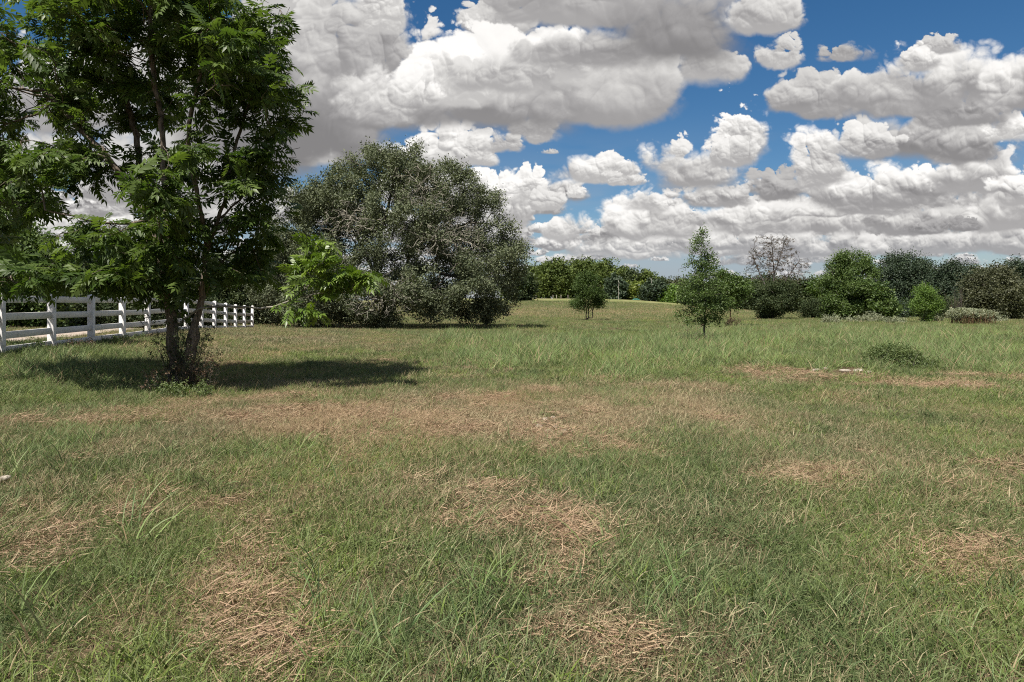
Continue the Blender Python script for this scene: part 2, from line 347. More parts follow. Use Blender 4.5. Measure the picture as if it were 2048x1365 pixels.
def grass_mat(name, greens, drys, inst=True, trans=0.25):
    """blades: green or dry chosen blade by blade from the tuft's dryness"""
    m = bpy.data.materials.new(name); m.use_nodes = True; t = m.node_tree; t.nodes.clear()
    r1 = N(t, 'ShaderNodeAttribute', attribute_name='rnd'); r2 = N(t, 'ShaderNodeAttribute', attribute_name='rnd2')
    ty = 'INSTANCER' if inst else 'GEOMETRY'
    dr = N(t, 'ShaderNodeAttribute', attribute_name='dry', attribute_type=ty); hu = N(t, 'ShaderNodeAttribute', attribute_name='hue', attribute_type=ty)
    greens = [tuple(c_ * .93 for c_ in q_) for q_ in greens]; drys = [tuple(c_ * .88 for c_ in q_) for q_ in drys]
    k = math_(t, 'MULTIPLY', math_(t, 'ADD', math_(t, 'SUBTRACT', dr.outputs['Fac'], r1.outputs['Fac']), 0.06), 8.0, clamp=True)
    g = mix_(t, hu.outputs['Fac'], greens[0], greens[1]); g = mix_(t, r2.outputs['Fac'], g, greens[2])
    d = mix_(t, r2.outputs['Fac'], drys[0], drys[1]); d = mix_(t, hu.outputs['Fac'], d, drys[2])
    c = mix_(t, k, g, d)
    p = N(t, 'ShaderNodeBsdfPrincipled'); t.links.new(c, p.inputs['Base Color']); p.inputs['Roughness'].default_value = 0.6; p.inputs['Specular IOR Level'].default_value = 0.25
    tr = N(t, 'ShaderNodeBsdfTranslucent'); t.links.new(c, tr.inputs[0])
    mx = N(t, 'ShaderNodeMixShader'); mx.inputs[0].default_value = trans
    t.links.new(p.outputs[0], mx.inputs[1]); t.links.new(tr.outputs[0], mx.inputs[2])
    o = N(t, 'ShaderNodeOutputMaterial'); t.links.new(mx.outputs[0], o.inputs[0])
    return m

M_GROUND = ground_mat('soil_and_thatch', (0.045, 0.033, 0.02), (0.15, 0.11, 0.07), (0.15, 0.19, 0.055), (0.36, 0.31, 0.17))
GREENS = ((0.048, 0.090, 0.028), (0.200, 0.275, 0.050), (0.215, 0.250, 0.110))
DRYS = ((0.56, 0.49, 0.30), (0.17, 0.115, 0.06), (0.45, 0.325, 0.19))
M_GRASS = grass_mat('mixed_grass', GREENS, DRYS)
M_TALL = grass_mat('tall_green_grass', ((0.085, 0.160, 0.055), (0.210, 0.310, 0.060), (0.27, 0.33, 0.15)), DRYS)
M_STRAW = grass_mat('flattened_straw', GREENS, ((0.56, 0.385, 0.25), (0.16, 0.09, 0.05), (0.46, 0.34, 0.215)), trans=0.12)
B_PECAN = bark_mat('pecan_bark', (0.085, 0.065, 0.048), (0.235, 0.195, 0.155), 30)
B_OAK = bark_mat('oak_bark', (0.05, 0.043, 0.037), (0.15, 0.13, 0.11), 8)
B_DEAD = bark_mat('dead_twig_bark', (0.15, 0.14, 0.11), (0.31, 0.29, 0.235), 8)
B_TWIG = bark_mat('grey_twig_bark', (0.07, 0.06, 0.055), (0.16, 0.14, 0.125), 8)
B_PALE = bark_mat('pale_bark', (0.28, 0.26, 0.22), (0.5, 0.47, 0.42), 8)
B_RED = bark_mat('brown_stem_bark', (0.12, 0.07, 0.04), (0.22, 0.14, 0.08), 8)
L_PECAN = leaf_mat('pecan_leaf', (0.044, 0.082, 0.017), (0.112, 0.162, 0.038), 0.45, 0.40, 0.4)
L_GROVE = leaf_mat('olive_leaf', (0.055, 0.085, 0.022), (0.130, 0.165, 0.045), 0.7, 0.2, 0.2)
L_PECAN_Y = leaf_mat('sunlit_pecan_leaf', (0.085, 0.145, 0.022), (0.170, 0.240, 0.040), 0.40, 0.30, 0.5)  # lighter pecan leaf: the spray's sunlight is put into its colour
L_OAK = leaf_mat('oak_leaf', (0.058, 0.076, 0.038), (0.180, 0.200, 0.118), 0.7, 0.15, 0.2)
L_OAKG = leaf_mat('dark_oak_leaf', (0.026, 0.045, 0.016), (0.075, 0.095, 0.038), 0.65, 0.18, 0.25)
L_OAKG2 = leaf_mat('deep_green_leaf', (0.030, 0.060, 0.012), (0.080, 0.120, 0.028), 0.6, 0.2, .25)
L_MID = leaf_mat('mid_green_leaf', (0.045, 0.085, 0.018), (0.110, 0.160, 0.040), 0.55, 0.25)
L_BRIGHT = leaf_mat('bright_green_leaf', (0.070, 0.135, 0.020), (0.150, 0.230, 0.045), 0.55, 0.3)
L_YEL = leaf_mat('yellow_green_leaf', (0.10, 0.14, 0.022), (0.19, 0.225, 0.045), 0.6, 0.3)
L_DARK = leaf_mat('cedar_leaf', (0.018, 0.036, 0.018), (0.055, 0.080, 0.040), 0.6, 0.1)
L_BROWN = leaf_mat('brownish_leaf', (0.038, 0.046, 0.020), (0.100, 0.105, 0.050), 0.6, 0.15)
L_PALE = leaf_mat('pale_grey_leaf', (0.14, 0.17, 0.10), (0.33, 0.34, 0.22), 0.7, 0.2)
L_RUST = leaf_mat('rusty_leaf', (0.035, 0.040, 0.018), (0.11, 0.060, 0.035), 0.6, 0.15)
L_WEED = leaf_mat('weed_leaf', (0.065, 0.105, 0.030), (0.150, 0.185, 0.065), 0.6, 0.25)
L_DEAD = leaf_mat('dead_leaf', (0.13, 0.075, 0.045), (0.30, 0.21, 0.14), 0.8, 0.1)

# ------------------------------------------------------------------ ground sheet
na = 560; nr = 250
rr = np.concatenate([[0.25], np.geomspace(0.5, 5000, nr - 1)])
aa = np.linspace(0, 2 * math.pi, na, endpoint=False)
# finer steps in front
aa = aa - 0.42 * np.sin(aa) * 1.0
R_, A_ = np.meshgrid(rr, aa, indexing='ij')
X = (R_ * np.sin(A_)).ravel(); Y = (R_ * np.cos(A_)).ravel()
Z = ground_z(X, Y)
zu, zv, dry, straw, tall = zones(X, Y, Z)
dry = np.where(Y > 1, np.clip(dry + 0.5 * straw - 0.3 * tall, 0, 1), 0.45)
i = np.arange(nr - 1)[:, None]; j = np.arange(na)[None, :]
q = np.stack([i * na + j, (i + 1) * na + j, (i + 1) * na + (j + 1) % na, i * na + (j + 1) % na], -1).reshape(-1, 4)[:, ::-1]
V = np.stack([X, Y, Z], 1); V = np.vstack([V, [[0, 0, gz(0, 0.1)]]])
tri = np.stack([np.full(na, len(V) - 1), np.arange(na), (np.arange(na) + 1) % na], 1)[:, ::-1]
far = np.append(sstep(35, 110, np.hypot(X, Y)), 0)
g = obj('ground', mesh_np('ground', V, [q, tri], {'dry': np.append(dry, .5), 'far': far}, smooth=True), M_GROUND)
tag(g, 'dry soil and thatch of the mown field under the grass', kind='structure')

# ------------------------------------------------------------------ grass tufts
TUFTS = bpy.data.collections.new('tuft_kinds')
def blade_mesh(name, n, R, L, W, lean, curl, seg=3, lift=0.0, mat=None, centre=1.0, seed=0, wob=0.25):
    g = np.random.default_rng(seed)
    r = R * g.random(n) ** (0.5 * centre); th = g.random(n) * 2 * math.pi
    root = np.stack([r * np.cos(th), r * np.sin(th), lift * g.random(n)], 1)
    ph = g.random(n) * 2 * math.pi; ln = L[0] + (L[1] - L[0]) * g.random(n) ** 1.4
    inc = np.radians(lean[0] + (lean[1] - lean[0]) * g.random(n)); cu = np.radians(curl[0] + (curl[1] - curl[0]) * g.random(n))
    wd_ = (W[0] + (W[1] - W[0]) * g.random(n)); tw = g.random(n) * math.pi * 2; bend = (g.random(n) - 0.5) * 2 * wob
    p = root.copy(); vs = []; K = seg
    for k in range(K + 1):
        f = k / K
        side = np.stack([-np.sin(ph), np.cos(ph), np.zeros(n)], 1)
        up = np.stack([-np.cos(ph) * np.cos(inc), -np.sin(ph) * np.cos(inc), np.sin(inc)], 1)
        sd = side * np.cos(tw * 0.35)[:, None] + up * np.sin(tw * 0.35)[:, None]
        w = wd_ * (1.0 if k == 0 else (1 - f ** 1.5) * 0.92 + 0.08) * 0.5
        if k == K: vs.append(p.copy())
        else: vs.append(p - sd * w[:, None]); vs.append(p + sd * w[:, None])
        d = np.stack([np.cos(ph) * np.sin(inc), np.sin(ph) * np.sin(inc), np.cos(inc)], 1)
        p = p + d * (ln / K)[:, None]; inc = inc + cu / K; ph = ph + bend
        p[:, 2] = np.maximum(p[:, 2], 0.004 + lift * 0.2)
    V = np.stack(vs, 1); m = V.shape[1]; b = (np.arange(n) * m)[:, None]
    quads = np.concatenate([b + np.array([[2 * k, 2 * k + 1, 2 * k + 3, 2 * k + 2]]) for k in range(K - 1)]) if K > 1 else np.zeros((0, 4), int)
    tris = b + np.array([[2 * K - 2, 2 * K - 1, 2 * K]])
    r1 = np.repeat(g.random(n), m); r2 = np.repeat(g.random(n), m)
    me = mesh_np(name, V.reshape(-1, 3), [quads, tris], {'rnd': r1, 'rnd2': r2}, smooth=True)
    me.materials.append(mat)
    return me
def tuft_set(name, k, **kw):
    c = bpy.data.collections.new(name)
    for i in range(k):
        o = bpy.data.objects.new('%s_%02d' % (name, i), blade_mesh(name, seed=hash_(name) + i, **kw)); c.objects.link(o)
    return c
def hash_(s): return sum((i + 3) * ord(ch) for i, ch in enumerate(s)) % 9973
def sector(n, r0, r1, half=0.76):
    r = np.sqrt(rng.random(n) * (r1 * r1 - r0 * r0) + r0 * r0); a = (rng.random(n) * 2 - 1) * half
    return r * np.sin(a), r * np.cos(a)
def scatter_gn(name, coll, P, rot, scl, dry, hue, label, nvar, cat='grass'):
    me = mesh_np(name, P, [], {}) if False else bpy.data.meshes.new(name)
    n = len(P); me.vertices.add(n); me.vertices.foreach_set('co', np.ascontiguousarray(P, dtype=np.float32).ravel())
    for k, a in (('rot', rot), ('scl', scl), ('dry', dry), ('hue', hue)):
        a = np.ascontiguousarray(a, dtype=np.float32)
        if a.ndim == 2: me.attributes.new(k, 'FLOAT_VECTOR', 'POINT').data.foreach_set('vector', a.ravel())
        else: me.attributes.new(k, 'FLOAT', 'POINT').data.foreach_set('value', a)
    idx = np.random.default_rng(n).integers(0, nvar, n).astype(np.int32)
    me.attributes.new('idx', 'INT', 'POINT').data.foreach_set('value', idx)
    o = obj(name, me)
    ng = bpy.data.node_groups.new(name, 'GeometryNodeTree')
    ng.interface.new_socket('Geometry', in_out='INPUT', socket_type='NodeSocketGeometry'); ng.interface.new_socket('Geometry', in_out='OUTPUT', socket_type='NodeSocketGeometry')
    gi = ng.nodes.new('NodeGroupInput'); go = ng.nodes.new('NodeGroupOutput')
    ci = ng.nodes.new('GeometryNodeCollectionInfo'); ci.inputs[0].default_value = coll; ci.inputs[1].default_value = True; ci.inputs[2].default_value = True
    ip = ng.nodes.new('GeometryNodeInstanceOnPoints'); ip.inputs['Pick Instance'].default_value = True
    def attr(nm, ty):
        a = ng.nodes.new('GeometryNodeInputNamedAttribute'); a.data_type = ty; a.inputs[0].default_value = nm; return a.outputs[0]
    er = ng.nodes.new('FunctionNodeEulerToRotation')
    L = ng.links.new
    L(gi.outputs[0], ip.inputs['Points']); L(ci.outputs[0], ip.inputs['Instance']); L(attr('idx', 'INT'), ip.inputs['Instance Index'])
    L(attr('rot', 'FLOAT_VECTOR'), er.inputs[0]); L(er.outputs[0], ip.inputs['Rotation']); L(attr('scl', 'FLOAT'), ip.inputs['Scale'])
    L(ip.outputs[0], go.inputs[0])
    md = o.modifiers.new('scatter', 'NODES'); md.node_group = ng
    return tag(o, label, cat, kind='stuff')
def tilt(n, t=0.12): return np.stack([(rng.random(n) - .5) * 2 * t, (rng.random(n) - .5) * 2 * t, rng.random(n) * 2 * math.pi], 1)

mat_near = tuft_set('short_near', 6, n=110, R=0.20, L=(0.03, 0.125), W=(0.0030, 0.0062), lean=(8, 92), curl=(-25, 100), seg=3, lift=0.025, mat=M_GRASS, wob=0.4)
mat_mid = tuft_set('short_mid', 5, n=140, R=0.38, L=(0.05, 0.16), W=(0.006, 0.012), lean=(5, 80), curl=(0, 80), seg=2, mat=M_GRASS)
mat_far = tuft_set('short_far', 4, n=130, R=0.85, L=(0.10, 0.26), W=(0.014, 0.03), lean=(0, 50), curl=(0, 60), seg=2, mat=M_GRASS)
tuft_near = tuft_set('green_tuft', 8, n=20, R=0.06, L=(0.08, 0.30), W=(0.0035, 0.0085), lean=(3, 50), curl=(10, 85), seg=5, mat=M_TALL, wob=0.12)
clump_near = tuft_set('green_clump', 5, n=60, R=0.09, L=(0.05, 0.15), W=(0.0045, 0.0085), lean=(3, 62), curl=(0, 90), seg=3, mat=M_GRASS, wob=0.25)
tuft_tall = tuft_set('tall_tuft', 6, n=46, R=0.22, L=(0.15, 0.50), W=(0.008, 0.016), lean=(0, 42), curl=(5, 70), seg=4, mat=M_TALL, wob=0.1)
straw_t = tuft_set('straw_mat', 7, n=80, R=0.16, L=(0.03, 0.15), W=(0.0028, 0.0056), lean=(58, 98), curl=(-20, 25), seg=3, lift=0.035, mat=M_STRAW, wob=0.22)
wiry = tuft_set('wiry_stem', 5, n=7, R=0.08, L=(0.15, 0.42), W=(0.0022, 0.0036), lean=(5, 60), curl=(0, 90), seg=6, mat=M_GRASS, wob=0.1)

ROCK_PX = [(4, 962, .16), (1032, 872, .14), (1058, 866, .12), (1078, 856, .18), (1090, 842, .14), (1098, 866, .18), (1106, 838, .12), (1114, 858, .14), (1126, 866, .22), (1144, 866, .16),
           (1632, 744, .26), (1650, 741, .2), (1690, 745, .34), (1716, 744, .3), (1738, 748, .2), (1874, 768, .28), (1897, 772, .24), (1935, 774, .3)]
ROCK_XY = np.array([(*at_ground(a_, b_)[:2], c_) for a_, b_, c_ in ROCK_PX])
def bare(x, y):
    m = np.ones(len(x), bool)
    for a_, b_, c_ in ROCK_XY: m &= np.hypot(x - a_, (y - b_ + .10 + c_ * .4) * .75) > c_ * .75 + .10
    return m
def place(n, r0, r1):
    x, y = sector(n, r0, r1); z = ground_z(x, y); u, v, d, s, t = zones(x, y, z)
    return x, y, z, u, v, d, s, t
def road_mask(x, y): # 1 on the dirt road beyond the fence
    off = (x - (-12.07 - 0.1774 * (y - 17.9))) * -0.985
    return sstep(1.9, 2.4, off) * sstep(6.2, 5.6, off)
# --- short grass, three distance rings
parts_ = []
for (coll, n, r0, r1, s0, nm, lb, nv) in (
     (mat_near, 15500, 1.6, 13.5, 1.0, 'short_grass', 'patchy short green and straw coloured grass of the near field', 6),
     (mat_mid, 21000, 11.5, 42.0, 1.0, 'short_grass', 'mown olive green grass across the middle of the field', 5),
     (mat_far, 26000, 38.0, 150.0, 1.0, 'short_grass', 'pale rough pasture grass rising towards the far tree line', 4)):
    x, y, z, u, v, d, s, t = place(n, r0, r1)
    keep = bare(x, y) & (rng.random(n) > s * (0.5 if r1 < 14 else 0.3)) & (rng.random(n) > road_mask(x, y) * 0.97)
    x, y, z, d, s, t = (q_[keep] for q_ in (x, y, z, d, s, t)); n = len(x)
    hue = np.clip(fbm(x * 0.8, y * 0.5, 3, 71) * 1.6 - 0.35 + (rng.random(n) - .5) * .3, 0, 1)
    hgt = fbm(x * 0.7, y * 0.7, 3, 75)
    scl = s0 * (0.75 + 0.9 * (hgt - .3).clip(0, 1)) * (0.8 + 0.4 * rng.random(n))
    if r1 > 100: scl *= 0.7 + 0.6 * sstep(40, 120, np.hypot(x, y))
    d = np.clip(d - 0.09 - .12 * sstep(9, 4, np.hypot(x, y)) + 0.40 * s - 0.35 * t + (rng.random(n) - .5) * .25, 0, 1)
    scatter_gn(nm, coll, np.stack([x, y, z - 0.005], 1), tilt(n), scl, d, hue, lb, nv)
# --- straw
x, y, z, u, v, d, s, t = place(36000, 1.6, 22)
s = s * (0.1 + 1.7 * fbm(x * 2.6, y * 2.6, 4, 97))
keep = rng.random(len(x)) < np.clip(s * 1.25 - 0.12, 0, 0.75) * np.clip(6.5 / np.hypot(x, y), 0.16, 1)
x, y, z = x[keep], y[keep], z[keep]; n = len(x)
rot = tilt(n, 0.10); rot[:, 2] = rng.random(n) * 6.28
scatter_gn('straw', straw_t, np.stack([x, y, z + 0.01], 1), rot, (0.7 + 0.6 * rng.random(n)) * (1 + 0.3 * sstep(8, 20, np.hypot(x, y))), 0.82 + 0.16 * rng.random(n), rng.random(n), 'flattened pinkish tan straw lying in matted patches', 7, 'straw')
# --- green tufts in the foreground
x, y, z, u, v, d, s, t = place(30000, 1.7, 16)
w = np.clip(0.36 + 0.9 * t + (fbm(x * 0.9, y * 0.9, 3, 91) - 0.5) * 3.6 - 0.42 * sstep(1300, 1550, u) * sstep(760, 800, v) - 0.9 * s + .55 * sstep(1000, 1250, v) * sstep(1700, 1200, u) - .35 * sstep(900, 800, v) * (u > 250), 0.02, 1)
keep = rng.random(len(x)) < w; x, y, z, t = x[keep], y[keep], z[keep], t[keep]; n = len(x)
ex = [(60, 930), (95, 905), (130, 940), (180, 900), (265, 1060), (275, 1090), (285, 1030), (500, 905), (520, 925), (640, 955), (660, 985), (940, 1190), (960, 1210), (985, 1230), (1010, 1180), (1190, 1130), (1210, 1160), (1230, 1090), (1290, 1240),
      (60, 1300), (110, 1280), (820, 1340), (780, 1290), (1010, 880), (1030, 900), (900, 1290), (1340, 1200), (40, 1240), (640, 1180), (620, 1230), (30, 960), (430, 890), (340, 920), (590, 920)]
ep = np.array([at_ground(a, b) for a, b in ex]); x = np.append(x, ep[:, 0]); y = np.append(y, ep[:, 1]); z = np.append(z, ep[:, 2]); n2_ = len(x)
scl = np.append((0.35 + 0.70 * rng.random(n) ** 1.5) * (0.8 + 0.4 * t), 1.15 + 0.35 * rng.random(len(ep)))
scatter_gn('green_tufts', tuft_near, np.stack([x, y, z - 0.01], 1), tilt(n2_, 0.1), scl, np.clip(0.05 + 0.3 * rng.random(n2_), 0, 1), rng.random(n2_) ** 1.3 * 0.9, 'blue green long bladed grass tufts standing out of the near field', 8)
# --- low leafy clumps, brighter or darker than the turf round them
x, y, z, u, v, d, s, t = place(16000, 1.7, 24)
w = bare(x, y) * np.clip((fbm(x * 1.6, y * 1.3, 4, 101) - 0.47) * 3.2 + .18 - 0.9 * s - 1.2 * (d - .5), 0, .8)
keep = rng.random(len(x)) < w; x, y, z, d = x[keep], y[keep], z[keep], d[keep]; n = len(x)
scatter_gn('grass_clumps', clump_near, np.stack([x, y, z - 0.005], 1), tilt(n, .15), (0.6 + 0.8 * rng.random(n)) * (1 + .5 * sstep(8, 20, np.hypot(x, y))), np.clip(d - .38, .02, 1), np.clip(fbm(x * 1.1, y * 1.1, 3, 103) * 2.2 - .55 + (rng.random(n) - .5) * .5, 0, 1), 'low yellow green and dark green leafy clumps dotted through the mown turf', 5)
# --- tall field grass
x, y, z, u, v, d, s, t = place(60000, 8, 62)
keep = (rng.random(len(x)) < np.clip(t * 1.35 - 0.12, 0, 1) * (0.16 + 0.84 * sstep(34, 12, np.hypot(x, y)))) ; keep &= np.hypot(x - U(1408, 27.4), (y - 26.6) * .6) > .55; x, y, z, t = x[keep], y[keep], z[keep], t[keep]; n = len(x)
scatter_gn('tall_grass', tuft_tall, np.stack([x, y, z - 0.01], 1), tilt(n, 0.12), (0.55 + 0.7 * rng.random(n)) * (0.7 + 0.6 * t) * (1 - 0.3 * (x < -4)), 0.04 + 0.20 * rng.random(n), np.clip(fbm(x * .4, y * .4, 3, 93) * 1.4 - .2, 0, 1), 'bright green knee high grass band across the middle field', 6)
# --- wiry pale stems
x, y, z, u, v, d, s, t = place(3800, 1.8, 26); n = len(x)
scatter_gn('wiry_stems', wiry, np.stack([x, y, z], 1), tilt(n, 0.2), 0.6 + 0.5 * rng.random(n), 0.55 + 0.45 * rng.random(n), rng.random(n), 'thin pale dry seed stems poking out of the short grass', 5)

# ------------------------------------------------------------------ dirt road beyond the fence
def fence_xy(t): return -12.07 - 0.418 * t, 17.9 + 2.356 * t
ts = np.linspace(-9, 14, 70); os_ = np.linspace(2.2, 5.8, 9)
nx, ny = -0.9846, -0.1747
Vr = []
for t_ in ts:
    fx, fy = fence_xy(t_)
    for o_ in os_: Vr.append((fx + nx * o_, fy + ny * o_))
Vr = np.array(Vr); zr = ground_z(Vr[:, 0], Vr[:, 1]) + 0.03
ii = np.arange(len(ts) - 1)[:, None]; jj = np.arange(len(os_) - 1)[None, :]; k_ = len(os_)
qr = np.stack([ii * k_ + jj, ii * k_ + jj + 1, (ii + 1) * k_ + jj + 1, (ii + 1) * k_ + jj], -1).reshape(-1, 4)
M_ROAD = plain_mat('dirt_road', (0.30, 0.24, 0.19), (0.42, 0.35, 0.29), 3, 0.95, 0.4)
tag(obj('road', mesh_np('road', np.c_[Vr, zr], [qr], smooth=True), M_ROAD), 'pale brown dirt road running behind the white fence', kind='structure')

# ------------------------------------------------------------------ fence
M_FENCE = plain_mat('weathered_white_paint', (0.42, 0.40, 0.35), (0.70, 0.68, 0.66), 3.2, 0.6, 0.15, 0.35, (1, 1, 2), .30, .48)
def box_bevel(sx, sy, sz, b, cap=0.0):
    """bevelled box, centred in x and y, from z 0 to sz, optional pyramid cap"""
    hx, hy = sx / 2, sy / 2
    rings = []
    def ring(x_, y_, z_): return [(-x_ + b, -y_, z_), (x_ - b, -y_, z_), (x_, -y_ + b, z_), (x_, y_ - b, z_), (x_ - b, y_, z_), (-x_ + b, y_, z_), (-x_, y_ - b, z_), (-x_, -y_ + b, z_)]
    rings = [ring(hx, hy, 0), ring(hx, hy, sz - b), ring(hx - b * .7, hy - b * .7, sz)]
    V = [p for r_ in rings for p in r_]; f4 = []
    for k in range(2):
        for q_ in range(8): f4.append((k * 8 + q_, k * 8 + (q_ + 1) % 8, (k + 1) * 8 + (q_ + 1) % 8, (k + 1) * 8 + q_))
    V.append((0, 0, sz + cap)); t3 = [(16 + q_, 16 + (q_ + 1) % 8, 24) for q_ in range(8)]
    return np.array(V), f4, t3
pv, p4, p3 = box_bevel(0.160, 0.160, 1.42, 0.008, 0.035)
post_me = mesh_np('post', pv - np.array([0, 0, .25]) * (pv[:, 2:3] < 0.01), [np.array(p4), np.array(p3)]); post_me.materials.append(M_FENCE)
fence = empty('board_fence', (*fence_xy(0), 0)); fo = Vector(fence.location)
tag(fence, 'white four rail board fence running back from the left edge behind the pecan tree', 'fence')
def fz(t_):
    x_, y_ = fence_xy(t_); return float(terrain(np.array([x_]), np.array([y_]))[0])
ang = math.atan2(2.356, -0.418)
T0, T1 = -5, 11
for t_ in range(T0, T1 + 1):
    x_, y_ = fence_xy(t_)
    o = obj('post', post_me, None, fence, Vector((x_, y_, fz(t_))) - fo)
    o.rotation_euler = ((random.random() - .5) * .012, (random.random() - .5) * .012, ang + (random.random() - .5) * .03)
def rail_mesh(L):
    h, w, b = 0.168, 0.045, 0.006
    prof = [(-w / 2 + b, -h / 2), (w / 2 - b, -h / 2), (w / 2, -h / 2 + b), (w / 2, h / 2 - b), (w / 2 - b, h / 2), (-w / 2 + b, h / 2), (-w / 2, h / 2 - b), (-w / 2, -h / 2 + b)]
    V = [(x_, yy, zz) for x_ in (-L / 2, 0, L / 2) for (yy, zz) in prof]; f = []
    for k in range(2):
        for q_ in range(8): f.append((k * 8 + q_, (k + 1) * 8 + q_, (k + 1) * 8 + (q_ + 1) % 8, k * 8 + (q_ + 1) % 8))
    ends = np.array([[*range(7, -1, -1)], [*range(16, 24)]])
    me = mesh_np('rail', np.array(V), [np.array(f), ends]); me.materials.append(M_FENCE); return me
rail_me = rail_mesh(2.393 - 0.13)
for t_ in range(T0, T1):
    (xa, ya), (xb, yb) = fence_xy(t_), fence_xy(t_ + 1); za, zb = fz(t_), fz(t_ + 1)
    for h in (1.285, 0.875, 0.455, 0.115):
        if t_ == 10 and h > 0.9: continue
        o = obj('rail', rail_me, None, fence, Vector(((xa + xb) / 2 , (ya + yb) / 2, (za + zb) / 2 + h + (random.random() - .5) * .015)) - fo)
        o.rotation_euler = ((random.random() - .5) * .03, -math.atan2(zb - za, 2.393) + (random.random() - .5) * .012, ang)

# ------------------------------------------------------------------ tree growth (space colonisation)
def resample(P, step):
    P = np.asarray(P, float); out = [P[0]]
    for a, b in zip(P[:-1], P[1:]):
        L = np.linalg.norm(b - a); k = max(1, int(math.ceil(L / step)))
        for q_ in range(1, k + 1): out.append(a + (b - a) * q_ / k)
    return np.array(out)
def grow(lines, attr, step, infl, kill, iters=60, jit=0.15, up=0.0, seed=1, maxn=9000):
    g = np.random.default_rng(seed)
    pos = []; par = []
    for L in lines:
        P = resample(L, step); start = 0
        base = -1
        if pos:
            d = np.linalg.norm(np.array(pos) - P[0], axis=1); k = int(np.argmin(d))
            if d[k] < step * 1.6: base = k; start = 1
        prev = base
        for k in range(start, len(P)):
            pp = P[k].copy()
            if 0 < k < len(P) - 1: pp = pp + g.normal(0, step * 0.06, 3)
            pos.append(pp); par.append(prev); prev = len(pos) - 1
    pos = np.array(pos); par = np.array(par)
    alive = np.ones(len(attr), bool); best = np.full(len(attr), 1e9); bi = np.zeros(len(attr), int)
    new0 = 0; nlist = [pos]; plist = [par]; N0 = len(pos); allpos = pos
    for it in range(iters):
        newp = allpos[new0:]
        if len(newp) == 0: break
        A = np.where(alive)[0]
        if len(A) == 0: break
        d2 = ((attr[A][:, None, :] - newp[None, :, :]) ** 2).sum(-1)
        k = d2.argmin(1); dm = np.sqrt(d2[np.arange(len(A)), k])
        upd = dm < best[A]; best[A[upd]] = dm[upd]; bi[A[upd]] = k[upd] + new0
        alive &= best > kill
        A = np.where(alive & (best < infl))[0]
        if len(A) == 0:
            A = np.where(alive)[0]
            if len(A) == 0: break
            A = A[np.argsort(best[A])[:max(4, len(A) // 10)]]
        nodes, inv = np.unique(bi[A], return_inverse=True)
        dr = attr[A] - allpos[bi[A]]; dr /= np.linalg.norm(dr, axis=1)[:, None] + 1e-9
        acc = np.zeros((len(nodes), 3)); np.add.at(acc, inv, dr)
        acc /= np.linalg.norm(acc, axis=1)[:, None] + 1e-9
        acc += g.normal(0, jit, acc.shape); acc[:, 2] += up
        acc /= np.linalg.norm(acc, axis=1)[:, None] + 1e-9
        npz = allpos[nodes] + acc * step
        # growing again into the same place is pointless
        ok = np.ones(len(nodes), bool)
        kids = {}
        npz = npz[ok]; nodes = nodes[ok]
        new0 = len(allpos); allpos = np.vstack([allpos, npz]); par = np.concatenate([par, nodes])
        if len(allpos) > maxn: break
    return allpos, par
def radii(par, rtip, expn, rmax=None):
    n = len(par); acc = np.zeros(n); r = np.zeros(n)
    nk = np.zeros(n, int)
    for i in range(n - 1, -1, -1):
        r[i] = max(rtip, acc[i] ** (1 / expn)) if acc[i] > 0 else rtip
        if par[i] >= 0: acc[par[i]] += r[i] ** expn; nk[par[i]] += 1
    return r, nk
def tube_mesh(name, pos, par, r, sides=5, taper_base=0.0, rmin=0.0):
    n = len(pos); d = np.zeros((n, 3)); m = par >= 0
    d[m] = pos[m] - pos[par[m]]
    # direction of a root node: towards its first child
    main = np.full(n, -1)
    for i in range(n):
        p = par[i]
        if p >= 0 and (main[p] < 0 or r[i] > r[main[p]]): main[p] = i
    for i in np.where(~m)[0]:
        if main[i] >= 0: d[i] = pos[main[i]] - pos[i]
    d /= np.linalg.norm(d, axis=1)[:, None] + 1e-9
    dd = d.copy(); k = main >= 0; dd[k] = d[k] + d[main[k]]; dd /= np.linalg.norm(dd, axis=1)[:, None] + 1e-9
    ref = np.array([0.83, 0.55, 0.05]); 
    def frame(v):
        a = np.cross(v, ref); ln = np.linalg.norm(a, axis=1); bad = ln < 0.2
        if bad.any(): a[bad] = np.cross(v[bad], np.array([0.0, 0.1, 1.0])); ln = np.linalg.norm(a, axis=1)
        a /= ln[:, None]; b = np.cross(v, a); return a, b
    th = np.linspace(0, 2 * math.pi, sides, endpoint=False)
    def ring(c, v, rad):
        a, b = frame(v)
        return c[:, None, :] + rad[:, None, None] * (a[:, None, :] * np.cos(th)[None, :, None] + b[:, None, :] * np.sin(th)[None, :, None])
    R1 = ring(pos, dd, r)
    sel = m & (r >= rmin)
    side_ = np.where(sel & (main[np.maximum(par, 0)] != np.arange(n)))[0]
    R2 = ring(pos[par[side_]], d[side_], r[side_] * 1.1)
    V = np.vstack([R1.reshape(-1, 3), R2.reshape(-1, 3)])
    s2 = {int(q_): n + k for k, q_ in enumerate(side_)}
    e = np.where(sel)[0]
    st = np.array([s2.get(int(q_), par[q_]) for q_ in e]) * sides; en = e * sides
    a = np.arange(sides); b = (a + 1) % sides
    Q = np.stack([st[:, None] + a, st[:, None] + b, en[:, None] + b, en[:, None] + a], -1).reshape(-1, 4)
    used = np.zeros(len(V), bool); used[Q.ravel()] = True; mp = np.cumsum(used) - 1
    return mesh_np(name, V[used], [mp[Q]], smooth=True)

